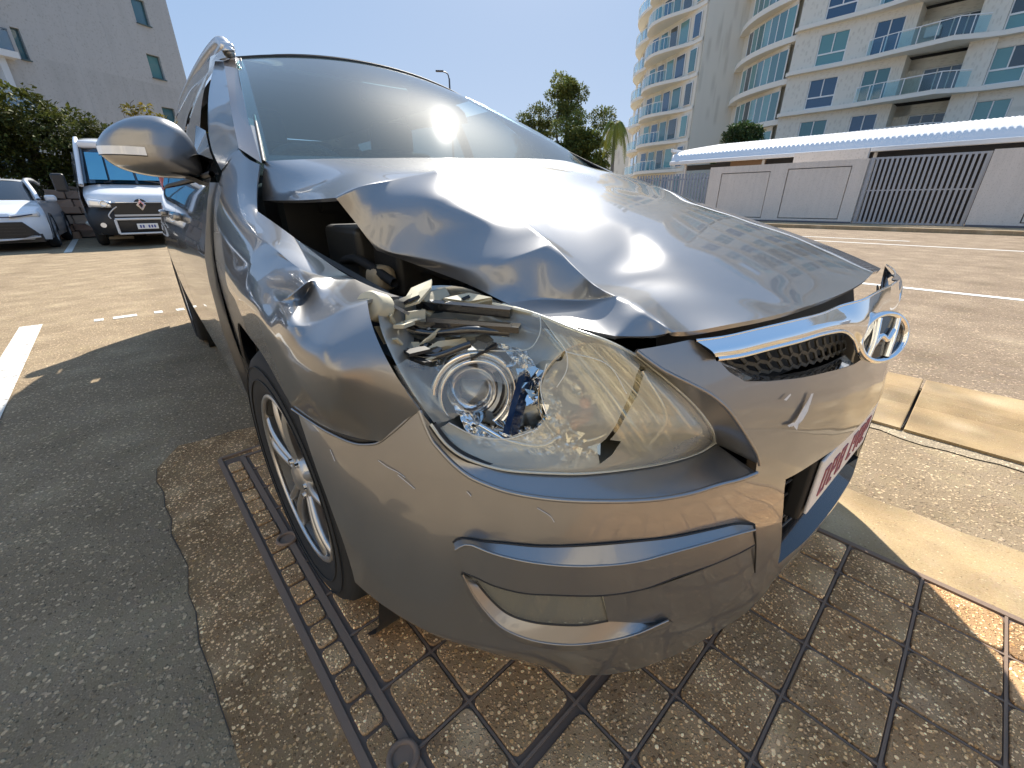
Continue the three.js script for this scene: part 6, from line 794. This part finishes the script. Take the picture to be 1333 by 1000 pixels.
    const rl = []; for (let i = 0; i <= 20; i++) { const X = lerp(-1.96, -4.2, i / 20); rl.push([V(X, roofY(X) - .035, z1(.97, X)), V(X, roofY(X) + .01, z1(1, X) - .012), V(X, roofY(X) + .035, z1(1, X) - .05), V(X, roofY(X) + .045, z1(1, X) - .10)]); }
    cm('roof_edge', M(grid([0, 1, 2, 3].map(k => rl.map(a => a[k])))).translate(s > 0 ? 0 : -.12, s > 0 ? 0 : -.035, s > 0 ? 0 : .045), paint);
    cm('roof_rail', s > 0 ? [tube([[-2.02, 1.425, .535], [-2.07, 1.462, .54], [-2.2, 1.475, .545], [-3.0, 1.49, .55], [-3.8, 1.475, .54], [-3.95, 1.43, .53]], .021, 60, 10), new THREE.SphereGeometry(.021, 16, 12).translate(-2.02, 1.425, .535), rb(.16, .03, .05, -2.09, 1.44, .537, .014)] : tube([[-2.7, 1.40, -.54], [-2.8, 1.44, -.545], [-3.3, 1.45, -.55], [-3.8, 1.44, -.54], [-3.95, 1.40, -.53]], .018, 40, 8), std([.62, .62, .63], .3, .7));
    // rear lamp
    cm('rear_lamp', M(rb(.12, .42, .1, -4.36, 1.0, .70, .04)), phy([.3, .01, .01], { roughness: .1, clearcoat: 1 }));
    // wheel wells
    for (const X of [-.813, -3.51]) cm('wheel_liner', M(new THREE.CylinderGeometry(.39, .39, .30, 32, 1, true).rotateX(Math.PI / 2).translate(X, .31, .66)), black);
  }
  const roof = []; for (let i = 0; i <= 24; i++) { const X = lerp(-1.985, -4.22, i / 24), r = []; for (let k = 0; k <= 20; k++) { const q = k / 20 * 2 - 1; r.push(V(X - .06 * q * q * (i === 0 ? 1 : 1 - i / 24), roofY(X) + .095 - .05 * q * q - .02 * Math.pow(Math.abs(q), 6), q * .53)); } roof.push(r); }
  cm('roof', grid(roof), paint);
  const ws = []; for (let j = 0; j <= 24; j++) { const t = j / 24, r = []; for (let k = 0; k <= 40; k++) { const q = k / 40 * 2 - 1; r.push(V(lerp(-1.0, -1.975, t) - lerp(.115, .05, t) * q * q, lerp(.968, 1.462, t) + .032 * Math.sin(Math.PI * t) - lerp(.0, .052, t) * q * q, q * lerp(.71, .515, t))); } ws.push(r); }
  cm('windscreen', grid(ws), gw);
  const band = (t0, t1, q0, q1, off, n = 30) => { const R = []; for (let j = 0; j <= 3; j++) { const r = []; for (let k = 0; k <= n; k++) { const t = lerp(t0, t1, j / 3) * (24) , q = lerp(q0, q1, k / n), i = Math.min(23, Math.floor(t)), f = t - i, kk = (q + 1) / 2 * 40, ki = Math.min(39, Math.floor(kk)), kf = kk - ki; const a = ws[i][ki].clone().lerp(ws[i][ki + 1], kf), b = ws[i + 1][ki].clone().lerp(ws[i + 1][ki + 1], kf); r.push(a.lerp(b, f).add(V(-off * .5, -off * .87, 0))); } R.push(r); } return grid(R); };
  cm('screen_border', [band(.965, 1, -1, 1, .004), band(0, .10, -1, 1, .004), band(.02, 1, .955, 1, .004, 4), band(.02, 1, -1, -.955, .004, 4)], gloss);
  cm('top_trim', tube(ws[24].filter((_, i) => i % 4 === 0), .006, 60, 6), black);
  cm('cowl', [bx(.16, .03, 1.2, -1.12, .90, 0)], black);
  // tail
  const tail = [[1.40, -4.22, .55], [1.2, -4.33, .62], [.98, -4.42, .70], [.75, -4.45, .74], [.45, -4.47, .76], [.22, -4.40, .74]].map(([y, x, w]) => { const r = []; for (let k = 0; k <= 20; k++) { const q = k / 20 * 2 - 1; r.push(V(x + .1 * Math.pow(Math.abs(q), 4), y, q * w)); } return r; }); cm('tailgate', grid(tail), paint);
  cm('rear_window', grid(tail.slice(0, 2).map(r => r.slice(2, 19).map(p => p.clone().add(V(-.01, 0, 0))))), gl);
  cm('floor_pan', [bx(3.3, .06, 1.46, -2.65, .20, 0), bx(.6, .06, .8, -.75, .24, -.05)], black);
  // cabin
  const seatM = std([.035, .035, .037], .9), cab = cm('dashboard', (() => { const g = rb(.55, .14, 1.3, -1.45, .90, 0, .05); return [g, rb(.25, .09, .42, -1.62, .96, .38, .04)]; })(), std([.03, .03, .032], .8));
  cm('cabin_floor', [bx(2.9, .04, 1.4, -2.75, .42, 0), bx(.04, .5, 1.36, -1.3, .66, 0)], seatM, cab);
  for (const z of [.37, -.37]) { const st = cm('seat', [rb(.52, .16, .5, -2.25, .58, z, .06), rb(.14, .62, .48, -2.55, .88, z, .06).rotateZ(0)], seatM); cm('head_rest', rb(.1, .2, .27, -2.60, 1.25, z, .05), seatM, st); }
  const bs = cm('rear_seat', [rb(.5, .18, 1.3, -3.1, .58, 0, .06), rb(.14, .6, 1.3, -3.4, .86, 0, .06)], seatM); for (const z of [.4, -.4]) cm('head_rest', rb(.1, .16, .25, -3.42, 1.2, z, .05), seatM, bs);
  cm('steering_wheel', [new THREE.TorusGeometry(.185, .016, 10, 40).rotateY(Math.PI / 2).rotateZ(.4).translate(-1.80, .945, .37), bx(.03, .05, .34, -1.80, .94, .37), rb(.05, .14, .14, -1.79, .93, .37, .04)], std([.03, .03, .03], .6));
  cm('rear_mirror', rb(.03, .07, .22, -1.86, 1.33, 0, .02), black);
  cm('sun_visor', [bx(.16, .012, .4, -2.08, 1.395, .33), bx(.16, .012, .4, -2.08, 1.395, -.33)], std([.11, .105, .10], .9));
  cm('headlining', bx(2.1, .012, 1.0, -3.1, 1.405, 0), std([.09, .09, .085], .9));
  cm('paper_sheet', (() => { const g = new THREE.PlaneGeometry(.22, .3, 6, 6), p = g.attributes.position; for (let i = 0; i < p.count; i++) p.setZ(i, .02 * noise.noise(p.getX(i) * 9, p.getY(i) * 9, 2)); g.computeVertexNormals(); return g.rotateX(-1.35).rotateY(.5).translate(-1.38, .985, -.06); })(), std([.55, .6, .6], .8), cab);
}
{ // right door mirror
  const sec = [[.782, .990, 1.035, .012, -1.47], [.79, .978, 1.070, .03, -1.475], [.812, .972, 1.102, .055, -1.48], [.845, .971, 1.117, .078, -1.485], [.88, .973, 1.118, .088, -1.49], [.915, .978, 1.110, .085, -1.495], [.945, .986, 1.096, .074, -1.50], [.968, .997, 1.080, .058, -1.505], [.984, 1.012, 1.063, .04, -1.51], [.993, 1.026, 1.050, .02, -1.513], [.996, 1.035, 1.042, .006, -1.515]];
  const n = 36, ring = ([z, y0, y1, d, xb]) => { const r = []; for (let i = 0; i <= n; i++) { const a = i / n * Math.PI * 2, c = Math.cos(a), s = Math.sin(a), sg = v => Math.sign(v) * Math.pow(Math.abs(v), .6); r.push(V(xb + (c > 0 ? d * sg(c) : .035 * sg(c)), (y0 + y1) / 2 + (y1 - y0) / 2 * sg(s), z)); } return r; };
  for (const s of [1, -1]) { const M = g => s > 0 ? g : mirrorZ(g).translate(-.04, -.10, .05);
    const rows = sec.map(ring), cols = rows[0].map((_, i) => curvePts(rows.map(r => r[i]), 40)), R = []; for (let j = 0; j <= 40; j++) R.push(cols.map(c => c[j]));
    const m = cm('door_mirror', M(grid(R)), paint, null, s > 0 ? 'right door mirror with a clear indicator strip' : undefined);
    const strip = []; for (const y of [1.024, 1.03, 1.037, 1.043]) { const r = []; for (let i = 0; i <= 20; i++) { const z = lerp(.9, .9935, i / 20); const d = itp(sec.map(q => [q[0], q[3]]), z), xb = itp(sec.map(q => [q[0], q[4]]), z); r.push(V(xb + d + .0025, y - .004 * (1 - i / 20), z + (i > 17 ? .0015 : 0))); } strip.push(r); }
    cm('indicator_strip', M(grid(strip)), phy([.86, .86, .86], { roughness: .18, clearcoat: 1 }), m);
    cm('mirror_seam', M(tube(strip[0].map(p => p.clone().add(V(0, -.0015, 0))), .0012, 30, 5)), black, m);
    cm('mirror_glass', M(bx(.004, .085, .16, -1.522, 1.043, .885)), mirrorM_(), m);
    cm('mirror_stalk', M(sheet([[[-1.42, .982, .86], [-1.43, .972, .81], [-1.43, .95, .772]], [[-1.47, .978, .86], [-1.49, .968, .81], [-1.50, .94, .775]], [[-1.47, 1.0, .84], [-1.50, 1.03, .79], [-1.52, 1.02, .765]], [[-1.42, 1.0, .84], [-1.42, 1.03, .79], [-1.40, 1.02, .765]]], 12, 12)), black, m); }
  function mirrorM_() { return std([.9, .9, .9], .03, 1); }
}
{ // wheels
  const tyreProf = [[.205, -.095], [.225, -.105], [.265, -.108], [.295, -.098], [.308, -.082], [.312, -.05], [.3125, 0], [.312, .05], [.308, .082], [.295, .098], [.265, .108], [.225, .105], [.205, .095]];
  const alloy = std([.56, .55, .54], .3, .85), dk = std([.02, .02, .02], .7);
  const build = () => {
    const g = new THREE.Group(); g.name = 'wheel';
    mesh('tyre', [lathe(tyreProf, 72).rotateX(Math.PI / 2), ...[-.05, -.017, .017, .05].map(z => new THREE.TorusGeometry(.3122, .0022, 5, 72).translate(0, 0, z)), ...[.245, .275].map(r => new THREE.TorusGeometry(r, .0016, 5, 72).translate(0, 0, .108))], rubber, g);
    mesh('rim_barrel', [lathe([[.205, -.09], [.19, -.08], [.185, .05], [.196, .085], [.205, .095]], 64).rotateX(Math.PI / 2)], std([.10, .10, .10], .5, .5), g);
    mesh('rim_edge', new THREE.TorusGeometry(.203, .0065, 10, 72).translate(0, 0, .094), alloy, g);
    mesh('brake_disc', [new THREE.CylinderGeometry(.14, .14, .02, 40).rotateX(Math.PI / 2).translate(0, 0, .0), rb(.08, .13, .05, .11, .0, .01, .02)], std([.12, .09, .075], .6, .5), g);
    const f = V(0, 0, 0);
    for (let k = 0; k < 5; k++) { const o = []; for (const d of [-.16, .16]) { const a = k * 1.2566 + .35; const P = (r, da, z) => [Math.cos(a + da) * r, Math.sin(a + da) * r, z]; const sp = sheet([[P(.045, d * 1.6 - .16, .082), P(.11, d * .95 - .09, .090), P(.16, d * 1.05 - .06, .092), P(.20, d * 1.25 - .05, .088)], [P(.045, d * 1.6, .088), P(.11, d * .95, .098), P(.16, d * 1.05, .099), P(.20, d * 1.25, .094)], [P(.045, d * 1.6 + .16, .082), P(.11, d * .95 + .09, .090), P(.16, d * 1.05 + .06, .092), P(.20, d * 1.25 + .05, .088)], [P(.045, d * 1.6, .06), P(.11, d * .95, .066), P(.16, d * 1.05, .07), P(.20, d * 1.25, .07)], [P(.045, d * 1.6 - .16, .082), P(.11, d * .95 - .09, .090), P(.16, d * 1.05 - .06, .092), P(.20, d * 1.25 - .05, .088)]], 14, 12); o.push(sp); } mesh('spoke', o, alloy, g); }
    mesh('hub', [lathe([[.0005, .098], [.026, .097], [.032, .09], [.055, .086], [.06, .07]], 36).rotateX(Math.PI / 2)], alloy, g); const nuts = []; for (let k = 0; k < 5; k++) { const a = k * 1.2566; nuts.push(new THREE.CylinderGeometry(.008, .008, .012, 6).rotateX(Math.PI / 2).translate(Math.cos(a) * .046, Math.sin(a) * .046, .088)); } mesh('wheel_nut', nuts, chrome, g);
    return g;
  };
  const w0 = build(); w0.position.set(-.813 - CX, .3125, .742); w0.rotation.set(0, .05, 0); car.add(w0);
  for (const [x, z, ry] of [[-3.51, .745, 0], [-.813, -.742, Math.PI + .05], [-3.51, -.745, Math.PI]]) { const w = w0.clone(); w.position.set(x - CX, .3125, z); w.rotation.set(0, ry, .7); car.add(w); }
}

renderer.render(scene, camera);
